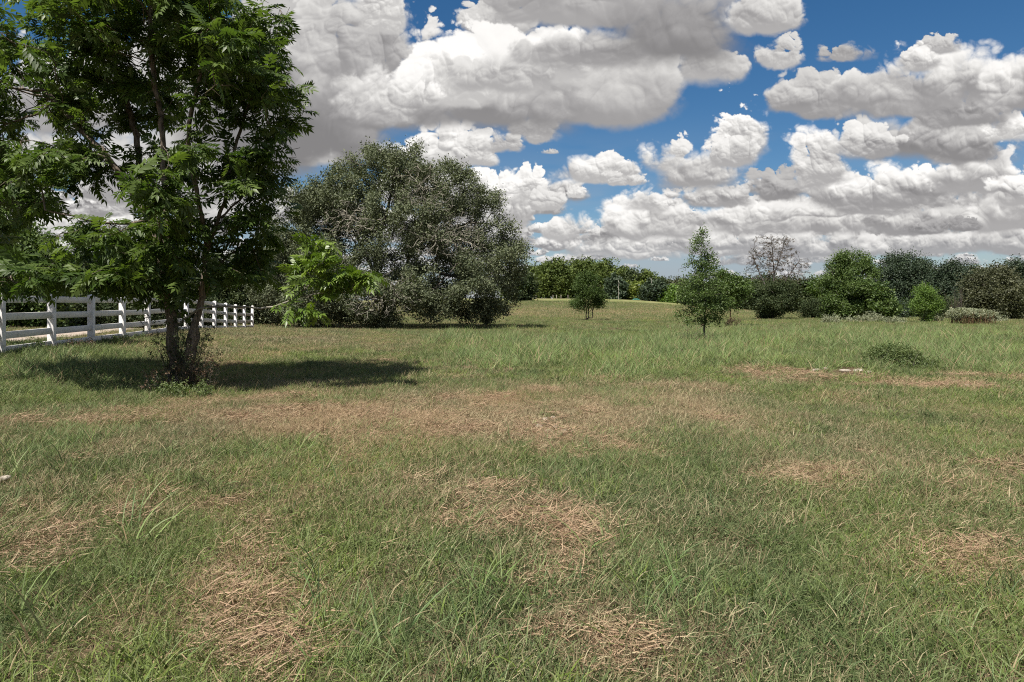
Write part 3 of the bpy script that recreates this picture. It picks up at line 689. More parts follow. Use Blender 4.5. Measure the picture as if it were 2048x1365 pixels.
# leaf shapes (x along the leaf, z up)
def compound_leaf(pairs=5, L=0.34, ll=0.125, lw=0.034, seed=0):
    g = np.random.default_rng(seed); V = []; Fq = []
    def rach(s): return np.array([s * L, 0, -0.30 * L * s * s])
    def leaflet(o, dx, dy, l, w, drop):
        d = np.array([dx, dy, drop]); d /= np.linalg.norm(d); sd = np.cross(d, [0, 0, 1.0]); sd /= np.linalg.norm(sd); nn = np.cross(sd, d)
        b = len(V)
        V.extend([o, o + d * l * .42 + sd * w + nn * w * .35 - np.array([0, 0, .02 * l]), o + d * l - np.array([0, 0, .22 * l]), o + d * l * .42 - sd * w + nn * w * .35 - np.array([0, 0, .02 * l]), o + d * l * .5])
        Fq.extend([(b, b + 1, b + 2, b + 4), (b, b + 4, b + 2, b + 3)])
    for k in range(pairs):
        s = 0.26 + 0.70 * k / (pairs - 1); sz = ll * (0.72 + 0.5 * math.sin(math.pi * (k + .8) / (pairs + .6)))
        for sg in (-1, 1): leaflet(rach(s + .02 * g.random()), 0.62 + .2 * g.random(), sg * (0.85), sz * (.9 + .2 * g.random()), lw * .5 * (.9 + .25 * g.random()), -0.22 - .25 * g.random())
    leaflet(rach(1.0), 1, 0.05, ll, lw * .5, -0.4)
    b = len(V)  # rachis
    for s in (0, .5, 1.0): V.extend([rach(s) + np.array([0, .0018, 0]), rach(s) - np.array([0, .0018, 0])])
    Fq.extend([(b, b + 1, b + 3, b + 2), (b + 2, b + 3, b + 5, b + 4)])
    return np.array(V), np.array(Fq)
def clump_leaf(n=7, spread=1.0, l=0.55, w=0.30, seed=0):
    g = np.random.default_rng(seed); V = []; Fq = []
    for k in range(n):
        o = g.normal(0, 0.33, 3) * spread; d = g.normal(0, 1, 3); d[2] *= .6; d /= np.linalg.norm(d); s = np.cross(d, g.normal(0, 1, 3)); s /= np.linalg.norm(s)
        b = len(V); ll = l * (.6 + .7 * g.random()); V.extend([o, o + d * ll * .45 + s * w * .5, o + d * ll, o + d * ll * .45 - s * w * .5]); Fq.append((b, b + 1, b + 2, b + 3))
    return np.array(V), np.array(Fq)
def batch(LV, LF, pos, axis, upv, scl, name, extra=None):
    """copies of several leaf shapes: LV list of verts, LF list of quads"""
    n = len(pos); axis = axis / (np.linalg.norm(axis, axis=1)[:, None] + 1e-9)
    y = np.cross(upv, axis); y /= np.linalg.norm(y, axis=1)[:, None] + 1e-9; z = np.cross(axis, y)
    Mx = np.stack([axis, y, z], 1)  # rows
    kinds = np.random.default_rng(3).integers(0, len(LV), n); VV = []; FF = []; RR = []; off = 0
    rd = np.random.default_rng(4).random(n)
    for k in range(len(LV)):
        s = np.where(kinds == k)[0]
        if not len(s): continue
        v = np.einsum('vi,nij->nvj', LV[k], Mx[s]) * scl[s][:, None, None] + pos[s][:, None, :]
        m = len(LV[k]); VV.append(v.reshape(-1, 3)); FF.append((np.arange(len(s))[:, None, None] * m + LF[k][None] + off).reshape(-1, 4)); RR.append(np.repeat(rd[s], m)); off += len(s) * m
    return mesh_np(name, np.vstack(VV), [np.vstack(FF)], {'rnd': np.concatenate(RR)})

def blob_points(blobs, n, Y, g, thin=0.35, rd_scale=1.0, shell=0.5):
    """points inside a union of ellipsoids given as the photo shows them (u, v, ru, rv, depth offset, depth radius)"""
    W = np.array([b[2] * b[3] * (b[6] if len(b) > 6 else 1.0) for b in blobs]); W = W / W.sum(); out = []
    ks = g.choice(len(blobs), n, p=W)
    d = g.normal(0, 1, (n, 3)); d /= np.linalg.norm(d, axis=1)[:, None]; r = g.random(n) ** shell
    for c in range(len(blobs)):
        s = ks == c; b = blobs[c]; yc = Y + (b[4] if len(b) > 4 else 0.0); k = yc / F
        rd = b[5] if len(b) > 5 else (b[2] * k * 0.9 * rd_scale)
        p = d[s] * r[s][:, None]
        out.append(np.stack([(b[0] - CX) * k + p[:, 0] * b[2] * k, yc + p[:, 1] * rd, EYE - (b[1] - HY) * k + p[:, 2] * b[3] * k], 1))
    return np.vstack(out)
def L3(pts, Y): return [np.array([U(u, Y + (p[0] if p else 0)), Y + (p[0] if p else 0), Zv(v, Y + (p[0] if p else 0))]) for (u, v, *p) in pts]

CLUMPS = [clump_leaf(7, 1.0, .62, .34, s) for s in range(5)]
FINE = [clump_leaf(9, 1.15, .40, .22, 20 + s) for s in range(5)]
OAKL = [clump_leaf(10, 1.3, .34, .15, 40 + s) for s in range(5)]
def tree(name, label, cat, base, Y, blobs, lines, natt, step, nleaf, lsize, lmat, bark, group=None, rtip=0.012, expn=2.4, leafset=None, per=None, sides=4,
         jit=0.2, up=0.05, seed=1, leafdir=0.5, shell=0.5, spread=0.5, rd_scale=1.0, trim=1.0, crown='crown', rmin=0.0, infl=5, gaps=0.30, clump=0.12, maxn_=9000):
    """a tree with trunk (and limbs) and crown meshes under an Empty at its base"""
    g = np.random.default_rng(seed * 77 + 5)
    bx, by = U(base[0], Y), Y; bz = gz(bx, by)
    root = empty(name, (bx, by, bz)); tag(root, label, cat, group); O = np.array([bx, by, bz])
    att = blob_points(blobs, natt, Y, g, rd_scale=rd_scale, shell=shell)
    att = att[att[:, 2] > bz + 0.05]
    if lines is None:
        c = att.mean(0); zt = att[:, 2].max(); lines = [[O - [0, 0, .2], O + (c - O) * [.4, .4, .55], [c[0], c[1], c[2] + (zt - c[2]) * .35]]]
    else:
        lines = [L3(l, Y) for l in lines]; lines[0][0][2] = bz - 0.2
    pos, par = grow(lines, att, step, step * infl, step * 1.3, 60, jit, up, seed)
    r, nk = radii(par, rtip, expn)
    obj('trunk', tube_mesh('trunk', pos - O, par, r, sides, rmin=rmin), bark, root)
    if nleaf:
        tips = np.where((r < rtip * 2.2) & (pos[:, 2] > bz + .15))[0]
        if len(tips) == 0: tips = np.arange(len(pos))
        size_ = np.ptp(pos[:, 2]) * clump + .01; q3 = pos[tips] / size_
        nz = (vnoise(q3[:, 0] + q3[:, 1] * .35, q3[:, 2] * 1.3, seed) + vnoise(q3[:, 1] + 7, q3[:, 2] * 1.3 + q3[:, 0] * .4, seed + 3)) * .5 + .25 * vnoise(q3[:, 0] * 2.7, q3[:, 2] * 3 + q3[:, 1], seed + 5)
        tips = tips[nz > np.quantile(nz, gaps)]
        k = g.choice(tips, nleaf); pd = pos[k] - pos[np.maximum(par[k], 0)]; pd /= np.linalg.norm(pd, axis=1)[:, None] + 1e-9
        p = pos[k] + g.normal(0, step * spread, (nleaf, 3)); p[:, 2] = np.maximum(p[:, 2], bz + .05)
        ax = pd * leafdir + g.normal(0, .6, (nleaf, 3)); upv = np.array([0, 0, 1.0]) + g.normal(0, .5, (nleaf, 3))
        ls = leafset or CLUMPS
        sc = lsize * (.6 + .8 * g.random(nleaf))
        o = obj(crown, batch([a for a, _ in ls], [b for _, b in ls], p - O, ax, upv, sc, crown), lmat, root); o['kind'] = 'stuff'
    return root, O, pos, par, r

#TREES_BEGIN
# ------------------------------------------------------------------ the big pecan
YP = 12.3
PB = [(430, 60, 150, 90, .3, 2.0), (250, 70, 160, 80, 0, 2.2), (70, 120, 130, 100, .3, 2.0), (-80, 160, 110, 150, .3, 2.0), (320, -60, 250, 90, .3, 2.5), (530, 190, 85, 70, 0, 1.5), (548, 300, 55, 65, 0, 1.1),
      (470, 150, 90, 90, -.3, 1.6), (535, 385, 50, 50, .2, 1.0), (430, 320, 95, 65, -.2, 1.5), (310, 385, 70, 45, -1.6, .8), (150, 330, 100, 60, 0, 1.5), (55, 395, 60, 45, .2, 1.2), (250, 490, 110, 55, -.3, 1.5),
      (110, 545, 110, 38, -.2, 1.3), (400, 480, 80, 50, 0, 1.3), (530, 450, 55, 40, .1, .8), (200, 562, 130, 34, -.4, 1.3), (310, 560, 90, 45, 0, 1.5), (0, 566, 80, 26, -.2, 1.0), (400, 560, 80, 45, .6, 1.2), (470, 510, 80, 60, .4, 1.1),
      (250, 200, 110, 60, .6, 1.6, .5), (120, 230, 90, 50, .4, 1.4, .6), (500, 545, 60, 30, .4, .8), (-60, 350, 60, 200, .5, 1.4), (340, 330, 60, 40, .4, 1.0, .5), (330, 585, 70, 30, .2, .9), (335, 515, 95, 60, -.3, 1.4), (385, 575, 60, 34, .1, 1.0), (280, 575, 60, 34, .1, 1.0), (360, 450, 90, 45, .2, 1.2)]
g = np.random.default_rng(9)
bx, by = U(370, YP), YP; bz = gz(bx, by); O = np.array([bx, by, bz])
root = empty('pecan_tree', O); tag(root, 'large pecan tree with two trunks and drooping compound leaves in front of the fence', 'tree')
lines = [L3(l, YP) for l in [
    [(352, 790), (348, 720), (343, 660), (338, 600), (325, 520), (300, 440), (262, 380), (222, 325), (201, 299), (157, 255, .2), (120, 214, .3), (85, 180, .4)],
    [(372, 790, -.1), (376, 715, -.1), (390, 650, -.05), (399, 614), (407, 557), (416, 494), (435, 441), (447, 406), (455, 360), (470, 300, .2), (490, 230, .3), (520, 160, .3)],
    [(325, 520), (305, 430, .4), (277, 327, .6), (271, 268, .6), (252, 205, .7), (236, 151, .8), (225, 90, .8)],
    [(338, 600), (335, 480, -.3), (327, 330, -.2), (323, 230, -.2), (310, 180, -.2), (303, 130, -.2), (300, 40, -.2)],
    [(416, 494), (395, 400, -.3), (380, 320, -.4), (375, 250, -.4), (400, 150, -.4), (420, 60, -.4)],
    [(322, 230, -.2), (342, 205, -.3), (370, 150, -.4)],
    [(300, 440), (240, 450, -.5), (170, 440, -.7), (90, 420, -.6)],
    [(338, 600), (290, 570, -.3), (220, 560, -.6), (120, 562, -.7), (30, 566, -.6)],
    [(435, 441), (480, 400, .2), (520, 330, .2), (545, 280, .1)],
    [(399, 614), (430, 540, .3), (470, 500, .4), (530, 460, .3)],
    [(325, 520), (320, 450, -.9), (312, 400, -1.4)]]]
lines[0][0][2] = lines[1][0][2] = bz - 0.2
att = blob_points(PB, 2500, YP, g, shell=.45)
pos, par = grow(lines, att, 0.20, 1.0, 0.22, 70, 0.16, 0.03, 3)
r, nk = radii(par, 0.0045, 2.25); 
r = np.where(r > .02, np.minimum(r * 1.25, .14), r); low_ = (pos[:, 2] < bz + 1.1) & (r > .05); r = np.where(low_, np.maximum(r, .112), r)
obj('trunk', tube_mesh('trunk', pos - O, par, r, 7), B_PECAN, root)
CL = [compound_leaf(5, .36, .155, .062, 1), compound_leaf(4, .36, .165, .066, 2), compound_leaf(4, .28, .15, .062, 3), compound_leaf(5, .42, .15, .058, 4), compound_leaf(3, .22, .15, .062, 5)]
def pecan_leaves(root, O, pos, par, r, thr, n, size, mat, zmin, nsep, cx=0.35):
    tips = np.where((r < thr) & (pos[:, 2] > zmin))[0]
    q3 = pos[tips] / .55; nz = vnoise(q3[:, 0] + q3[:, 1] * .4, q3[:, 2], 61) + vnoise(q3[:, 1], q3[:, 2] + q3[:, 0] * .3, 64); tips = tips[nz > np.quantile(nz, .22)]
    k = g.choice(tips, n); pd = pos[k] - pos[np.maximum(par[k], 0)]; pd /= np.linalg.norm(pd, axis=1)[:, None] + 1e-9
    p = pos[k] - pd * 0.2 * g.random(n)[:, None]
    rdm = g.normal(0, 1, (n, 3)); rdm[:, 2] *= .45; rdm /= np.linalg.norm(rdm, axis=1)[:, None]
    ax = pd * cx + rdm * .8; ax[:, 2] += 0.08; upv = np.array([0, 0, 1.0]) + g.normal(0, .48, (n, 3)); sc = size * (.55 + .75 * g.random(n)); ax[:, 2] -= .22 * g.random(n)
    order = np.argsort(p[:, 1] - (p[:, 0] > -99) * 0); near = order[:nsep]; rest = order[nsep:]
    o = obj('foliage', batch([a for a, _ in CL], [b for _, b in CL], p[rest] - O, ax[rest], upv[rest], sc[rest], 'foliage'), mat, root); o['kind'] = 'stuff'
    mes = []
    for q_ in range(5):
        me = mesh_np('leaf', CL[q_][0], [CL[q_][1]], {'rnd': np.full(len(CL[q_][0]), .19 * q_)}); me.materials.append(mat); mes.append(me)
    for i in near:
        a = Vector(ax[i]).normalized(); y_ = Vector(upv[i]).cross(a).normalized(); z_ = a.cross(y_)
        M = Matrix((a, y_, z_)).transposed().to_4x4(); M.translation = Vector(p[i] - O)
        lf = bpy.data.objects.new('leaf', mes[i % 5]); COL.objects.link(lf); lf.parent = root; lf.matrix_local = M @ Matrix.Scale(float(sc[i]), 4)
pecan_leaves(root, O, pos, par, r, 0.011, 8900, 0.80, L_PECAN, 1.0, 230)
# low limb sweeping to the right with a sunlit spray: part of the same tree
lines = [L3(l, YP) for l in [[(346, 664), (360, 648, -.1), (378, 630, -.15), (403, 616, -.2), (440, 612, -.25), (472, 614, -.3), (535, 616, -.35), (560, 611, -.4), (590, 596, -.4), (620, 570, -.45)],
                             [(560, 611, -.4), (600, 618, -.4), (640, 628, -.5)], [(590, 596, -.4), (650, 585, -.4), (700, 585, -.4)]]]
SB = [(655, 540, 72, 38, -.4, .55), (730, 560, 44, 18, -.4, .35), (650, 498, 30, 26, -.4, .3), (608, 535, 36, 30, -.4, .4), (690, 535, 44, 28, -.4, .4), (620, 582, 40, 16, -.4, .3)]
att = blob_points(SB, 150, YP, g)
pos, par = grow(lines, att, 0.14, 0.8, 0.16, 40, 0.15, 0.05, 5)
r, nk = radii(par, 0.004, 2.6); r = np.minimum(r * 1.3, .036)
lm = obj('low_limb', tube_mesh('low_limb', pos - O, par, r, 6), B_DEAD, root); lm['label'] = 'pale bent low limb reaching right'
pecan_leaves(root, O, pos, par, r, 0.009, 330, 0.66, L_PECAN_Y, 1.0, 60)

# briars, dead stems and weeds round the two trunks
def weed(name, label, cat, u, v, Yd, w, h, nst, nleaf, ls, lmat, smat, group=None, lean=35, leafset=None, seed=1, rad=.004, hang=0.0, curl=30):
    g = np.random.default_rng(seed * 13 + 1)
    x, y = U(u, Yd), Yd; z = gz(x, y); root = empty(name, (x, y, z)); tag(root, label, cat, group)
    V = []; par_ = []; tips = []
    pos = []; par = []
    for i in range(nst):
        a = g.random() * 6.283; rr_ = w * .5 * math.sqrt(g.random()); p = np.array([rr_ * math.cos(a), rr_ * math.sin(a) * .8, -.03]); a2 = g.random() * 6.283; inc = math.radians(lean) * g.random(); prev = -1
        L = h * (.5 + .7 * g.random()); K = 7; c = math.radians(curl) * (g.random() * 1.2) / K; tw = (g.random() - .5) * .5
        for k in range(K):
            pos.append(p.copy()); par.append(prev); prev = len(pos) - 1
            if k > 0: tips.append(p.copy())
            p = p + np.array([math.cos(a2) * math.sin(inc), math.sin(a2) * math.sin(inc), math.cos(inc)]) * L / K; inc += c; a2 += tw + g.normal() * .12
    pos = np.array(pos); par = np.array(par); r = np.full(len(pos), rad); kk = np.arange(len(pos)) % 7; r = rad * (1 - .10 * kk)
    obj('stem', tube_mesh('stem', pos, par, r, 3), smat, root)['kind'] = 'stuff'
    if nleaf:
        tips = np.array(tips); k = g.integers(0, len(tips), nleaf); p = tips[k] + g.normal(0, ls * .6, (nleaf, 3)); p[:, 2] = np.maximum(p[:, 2], .01)
        ax = g.normal(0, 1, (nleaf, 3)); ax[:, 2] -= hang; upv = np.array([0, 0, 1.0]) + g.normal(0, .5, (nleaf, 3)); lsx = leafset or CLUMPS
        obj('foliage', batch([a for a, _ in lsx], [b for _, b in lsx], p, ax, upv, ls * (.6 + .7 * g.random(nleaf)), 'foliage'), lmat, root)['kind'] = 'stuff'
    return root
weed('briar', 'tangle of dry briars and dark leaves between the two pecan trunks', 'briar', 362, 770, 12.15, .62, 1.6, 80, 1100, .05, L_OAKG, B_OAK, seed=2, lean=16, curl=45)
weed('briar', 'brown dead leafed briar at the foot of the leaning right pecan trunk', 'briar', 400, 770, 12.0, .50, .9, 34, 420, .045, L_RUST, B_OAK, seed=3, lean=30, curl=70)
weed('weed_clump', 'pale dry weed stalks at the foot of the left pecan trunk', 'weeds', 335, 775, 11.9, .6, .6, 34, 120, .06, L_DEAD, B_DEAD, seed=4, lean=50, curl=60)
weed('weed_clump', 'green weeds in front of the two pecan trunks', 'weeds', 365, 790, 11.5, .9, .32, 30, 420, .06, L_WEED, B_DEAD, seed=5, lean=55)

# ------------------------------------------------------------------ the great oak
OB = [(785, 342, 100, 66), (620, 420, 50, 60, 0, 4), (590, 500, 50, 70, 0, 4), (720, 390, 100, 80, -1), (880, 390, 95, 75, -1), (650, 460, 75, 95), (950, 480, 90, 85), (1005, 500, 50, 65), (985, 410, 42, 40), (800, 460, 120, 80, -3), (700, 540, 110, 80, -3, 3.5),
      (900, 560, 110, 70, -3, 3.5), (990, 575, 52, 62, 0, 3), (1030, 520, 30, 45, 0, 2.5), (790, 590, 110, 60, -4, 3), (640, 590, 90, 60, -3, 3), (560, 560, 60, 90, 0, 3), (930, 615, 75, 28, -2, 2.5), (975, 625, 38, 24, -1, 2.5), (870, 632, 60, 16, -3, 2.5), (640, 632, 80, 20, -2, 2.5), (720, 625, 90, 25, -3, 2.5)]
ol = [[(775, 655), (768, 600), (748, 545), (722, 490), (690, 430), (650, 400)], [(775, 655, .5), (800, 560, .5), (830, 490, .5), (880, 440), (920, 400)], [(748, 545), (760, 470, -1), (780, 400, -1), (790, 340)],
      [(830, 490, .5), (880, 470, 0), (940, 445, 0), (985, 450)], [(768, 600), (700, 560, -2), (620, 540, -2), (570, 540)], [(800, 560, .5), (860, 540, -2), (930, 560, -3), (985, 580, -3)]]
rt, O, pos, par, r = tree('oak_tree', 'huge spreading grey green oak with drooping twiggy crown in the middle of the field', 'tree', (775, 655), 46, OB, ol, 2900, .45, 30000, .44, L_OAK, B_OAK, rtip=.016, expn=2.3,
     leafset=OAKL, sides=4, jit=.25, up=-.05, seed=21, spread=.42, shell=.4, gaps=.22, clump=.09)
DB = [(790, 590, 60, 45, -6, 1.2), (700, 440, 70, 45, -5, 1.2), (850, 400, 70, 40, -4.5, 1.2), (870, 480, 60, 45, -5, 1.2), (740, 610, 55, 30, -6, 1.0), (640, 600, 60, 35, -4, 1.0), (920, 480, 60, 60, -4, 1.2), (830, 350, 50, 25, -3, 1)]
g = np.random.default_rng(31)
att = blob_points(DB, 1900, 46, g)
lines = [L3(l, 46) for l in [[(760, 570, -1), (775, 575, -3), (788, 580, -5.5)], [(748, 545, 0), (700, 470, -2), (700, 440, -4)], [(830, 490, .5), (840, 440, -2), (850, 410, -4)], [(840, 500, .5), (865, 490, -3), (872, 480, -5)], [(775, 575, -3), (750, 605, -5)], [(700, 560, -2), (650, 590, -3)], [(872, 480, -4), (915, 480, -4)], [(850, 410, -3), (832, 360, -3)]]]
pos, par = grow(lines, att, .24, 1.6, .17, 50, .40, -.16, 8, maxn=14000)
r, nk = radii(par, .012, 2.9); r = np.minimum(r, .045)
o = obj('dead_branches', tube_mesh('dead_branches', pos - O, par, r, 3), B_DEAD, rt); o['label'] = 'pale leafless twigs'; o['kind'] = 'stuff'

# ------------------------------------------------------------------ single trees in the field
tree('young_tree', 'tall narrow young tree with ragged leafy crown, nearest of the trees right of the oak', 'tree', (1408, 680), 27.8,
     [(1410, 585, 52, 42), (1405, 540, 38, 38), (1400, 500, 26, 32), (1408, 475, 16, 18), (1375, 540, 24, 20), (1432, 615, 42, 28), (1380, 628, 36, 22), (1382, 640, 20, 10, 0, .3, .4), (1372, 590, 20, 25)],
     [[(1408, 685), (1409, 650), (1410, 600), (1404, 550), (1402, 500), (1408, 462)]], 420, .15, 1700, .18, L_MID, B_OAK, rtip=.006, expn=2.2, leafset=FINE, up=.05, seed=31, gaps=.22, clump=.08, spread=.55, leafdir=.8)
tree('young_tree', 'smaller leafy tree with bent brown trunk just behind the tall narrow young tree', 'tree', (1462, 652), 50,
     [(1462, 590, 34, 36), (1450, 560, 22, 20), (1480, 575, 20, 25), (1455, 615, 26, 18)], [[(1464, 655), (1460, 630), (1464, 600), (1455, 560)]], 200, .22, 1500, .24, L_MID, B_RED, rtip=.01, seed=32, spread=.8)
tree('half_dead_tree', 'sparse half bare tree with rusty thin twigs above a dark leafy base', 'tree', (1545, 640), 72,
     [(1545, 530, 40, 55), (1518, 505, 24, 34), (1572, 512, 26, 40), (1545, 486, 22, 20), (1598, 545, 22, 30), (1503, 545, 18, 26), (1614, 530, 10, 20), (1566, 482, 14, 14), (1500, 510, 8, 10)],
     [[(1545, 642), (1546, 600), (1548, 550), (1545, 500), (1542, 472)], [(1546, 600), (1575, 555), (1600, 520)], [(1546, 600), (1520, 550), (1505, 510)], [(1548, 550), (1565, 500), (1570, 480)]],
     2000, .20, 1300, .15, L_RUST, B_TWIG, rtip=.0125, expn=2.7, seed=33, up=.28, spread=.3, jit=.22, gaps=.2, infl=8, maxn_=9000)
tree('dark_bush', 'low dark bushy growth at the foot of the half bare tree', 'bush', (1545, 640), 71, [(1543, 605, 44, 32), (1520, 590, 34, 25), (1575, 590, 30, 26)], None, 240, .35, 4200, .36, L_OAKG, B_OAK, seed=34, leafset=FINE, rtip=.015, spread=.8)
tree('small_tree', 'small round dark green tree on three thin trunks in the middle of the field', 'tree', (1177, 641), 70,
     [(1177, 582, 33, 22), (1174, 560, 22, 18), (1158, 604, 22, 10), (1196, 602, 20, 11), (1145, 610, 9, 7), (1208, 608, 8, 7), (1185, 556, 14, 14)],
     [[(1172, 644), (1173, 620), (1168, 590), (1160, 565)], [(1177, 642, .1), (1177, 620, .1), (1178, 590), (1178, 550)], [(1183, 642, .2), (1186, 620, .2), (1190, 595), (1195, 570)]], 300, .3, 2600, .32, L_OAKG2, B_OAK, rtip=.02, seed=35, spread=.8, leafset=FINE)
tree('round_tree', 'broad round leafy green tree reaching the ground, left of the dark right hand trees', 'tree', (1698, 640), 66,
     [(1700, 580, 58, 50), (1692, 545, 42, 38), (1662, 548, 20, 26), (1686, 518, 18, 14), (1728, 545, 26, 34), (1662, 605, 26, 26), (1738, 600, 24, 30), (1712, 514, 12, 10), (1700, 620, 52, 18), (1648, 575, 14, 18)],
     [[(1698, 645), (1697, 600), (1690, 550), (1690, 515)], [(1697, 600), (1670, 565), (1660, 535)], [(1697, 600), (1725, 560), (1728, 530)]], 620, .38, 8500, .38, L_MID, B_OAK, rtip=.013, seed=36, spread=.7, leafset=FINE, clump=.16, gaps=.28)
tree('small_tree', 'small bright green tree standing in front of the dark right hand trees', 'tree', (1848, 646), 58,
     [(1848, 598, 22, 22), (1853, 574, 14, 12), (1834, 607, 18, 9), (1874, 613, 14, 9), (1862, 590, 16, 10), (1842, 585, 14, 10)], [[(1848, 648), (1848, 620), (1850, 590), (1851, 568)], [(1848, 640), (1858, 630), (1868, 612)]], 200, .26, 1700, .26, L_BRIGHT, B_OAK, rtip=.014, seed=37, spread=.7, leafset=FINE)
tree('leafy_bush', 'open mid green bush beside the right foot of the round leafy tree', 'bush', (1768, 642), 63, [(1768, 610, 28, 28), (1760, 585, 20, 20), (1785, 620, 20, 16)], None, 150, .3, 900, .34, L_MID, B_OAK, rtip=.01, seed=38, spread=.8)
weed('bare_sapling', 'thin upright brown leafless sapling in front of the dark trees by the pale shrub', 'sapling', 1916, 642, 62, .9, 3.3, 26, 90, .10, L_RUST, B_OAK, seed=39, lean=16, rad=.022, curl=10)
weed('pale_shrub', 'wide flat topped pale grey green shrub over brown bare stems on the right', 'shrub', 1945, 650, 53, 3.4, 1.25, 230, 0, .2, L_PALE, B_RED, seed=41, lean=25, rad=.014, curl=15)
def flat_crown(root_name, blobs, Y, n, ls, mat, seed):
    r0 = bpy.data.objects[root_name]; O = np.array(r0.location); g = np.random.default_rng(seed); p = blob_points(blobs, n, Y, g, rd_scale=.7)
    ax = g.normal(0, 1, (n, 3)); upv = np.array([0, 0, 1.0]) + g.normal(0, .5, (n, 3))
    obj('foliage', batch([a for a, _ in CLUMPS], [b for _, b in CLUMPS], p - O, ax, upv, ls * (.6 + .7 * g.random(n)), 'foliage'), mat, r0)['kind'] = 'stuff'
flat_crown('pale_shrub', [(1942, 628, 50, 10), (1925, 624, 30, 8), (1970, 632, 28, 9), (1912, 632, 20, 8)], 53, 2400, .17, L_PALE, 5)
for i, (u, h, w_) in enumerate([(1660, .7, 1.8), (1710, .6, 1.6), (1740, .9, 2.2), (1790, .5, 1.5), (1865, .8, 1.6), (1990, .7, 2.0)]):
    weed('pale_weed', ['pale weeds at the left foot of the round leafy tree', 'pale weeds under the middle of the round leafy tree', 'pale weeds between the round leafy tree and the mid green bush', 'low pale weeds between the mid green bush and the small bright tree', 'pale weeds at the right foot of the small bright tree', 'pale weeds right of the flat topped pale shrub'][i], 'weeds', u, 640, 57 + 2 * (i % 3), w_, h, 24, 260, .17, L_PALE, B_DEAD, 'pale weeds along the foot of the right hand trees', seed=50 + i, rad=.01)
# weeds mound
mz = weed('weed_mound', 'low dense green weed mound among the straw on the right', 'weeds', 1790, 742, 15.6, 1.3, .55, 90, 0, .05, L_WEED, B_DEAD, seed=60, lean=50)
flat_crown('weed_mound', [(1785, 716, 60, 30), (1800, 732, 80, 24), (1750, 736, 50, 18), (1842, 750, 60, 16)], 15.6, 7000, .06, L_WEED, 6)
weed('weed_clump', 'loose darker weeds spilling right of the green weed mound', 'weeds', 1835, 752, 15.1, 1.2, .3, 40, 500, .055, L_WEED, B_DEAD, seed=61, lean=70)

# ------------------------------------------------------------------ dark trees on the right
R = [(1800, 85, 500, 62, L_DARK, 'tallest dark evergreen tree behind the round leafy tree', 'evergreen_tree'), (1852, 88, 522, 45, L_OAKG, 'dark tree behind the small bright green tree', 'dark_tree'),
     (1900, 86, 521, 42, L_DARK, 'dark tree behind the thin brown leafless sapling', 'dark_tree'), (1943, 90, 524, 40, L_OAKG, 'dark feathery topped tree above the pale shrub', 'dark_tree'),
     (1985, 72, 535, 56, L_BROWN, 'brownish green rounded tree right of the pale shrub', 'brownish_tree'), (2040, 78, 524, 45, L_DARK, 'dark tree cut by the right edge of the view', 'dark_tree')]
for i, (u, Yd, top, ru, lm_, lb, nm) in enumerate(R):
    k_ = (640 - top); tree(nm, lb, 'tree', (u, 640), Yd, [(u, top + k_ * .55, ru, k_ * .42), (u - ru * .4, top + k_ * .35, ru * .6, k_ * .28), (u + ru * .4, top + k_ * .33, ru * .6, k_ * .25), (u, top + k_ * .18, ru * .5, k_ * .18), (u + ru * .3, top + k_ * .72, ru * .8, k_ * .25), (u - ru * .3, top + k_ * .72, ru * .8, k_ * .25)],
         None, 380, .5, 6500, .50, lm_, B_OAK, 'dark trees along the right side of the field', rtip=.02, seed=70 + i, spread=.8, up=.1, leafset=FINE)
UB = [(1640, 75, 600, 34, 'between the half bare tree and the round leafy tree'), (1780, 76, 596, 34, 'between the round leafy tree and the small bright tree'), (1822, 80, 604, 30, 'just left of the small bright green tree'),
      (1884, 78, 598, 32, 'just right of the small bright green tree'), (1930, 80, 588, 34, 'above the left half of the pale shrub'), (2015, 74, 592, 44, 'right of the pale shrub')]
for i, (u, Yd, top, ru, lb) in enumerate(UB):
    k_ = 640 - top; tree('undergrowth_bush', 'dark undergrowth bush ' + lb, 'bush', (u, 640), Yd, [(u, top + k_ * .55, ru, k_ * .45), (u - ru * .5, top + k_ * .7, ru * .6, k_ * .35), (u + ru * .5, top + k_ * .65, ru * .6, k_ * .35)],
         None, 160, .45, 2200, .38, [L_OAKG, L_DARK, L_OAKG2][i % 3], B_OAK, 'undergrowth along the dark right hand trees', rtip=.015, seed=240 + i, spread=.9, leafset=FINE, gaps=.15)
for i, (u, Yd, top, ru, lm_) in enumerate([(2130, 80, 530, 60, L_OAKG), (2240, 82, 520, 60, L_DARK)]):
    k_ = (640 - top); tree('dark_tree', ['dark tree just beyond the right edge of the view', 'dark tree farther beyond the right edge of the view'][i], 'tree', (u, 640), Yd, [(u, top + k_ * .55, ru, k_ * .42), (u, top + k_ * .3, ru * .7, k_ * .28)], None, 200, .6, 1800, .7, lm_, B_OAK, 'dark trees beyond the right edge', rtip=.02, seed=80 + i, spread=.8)

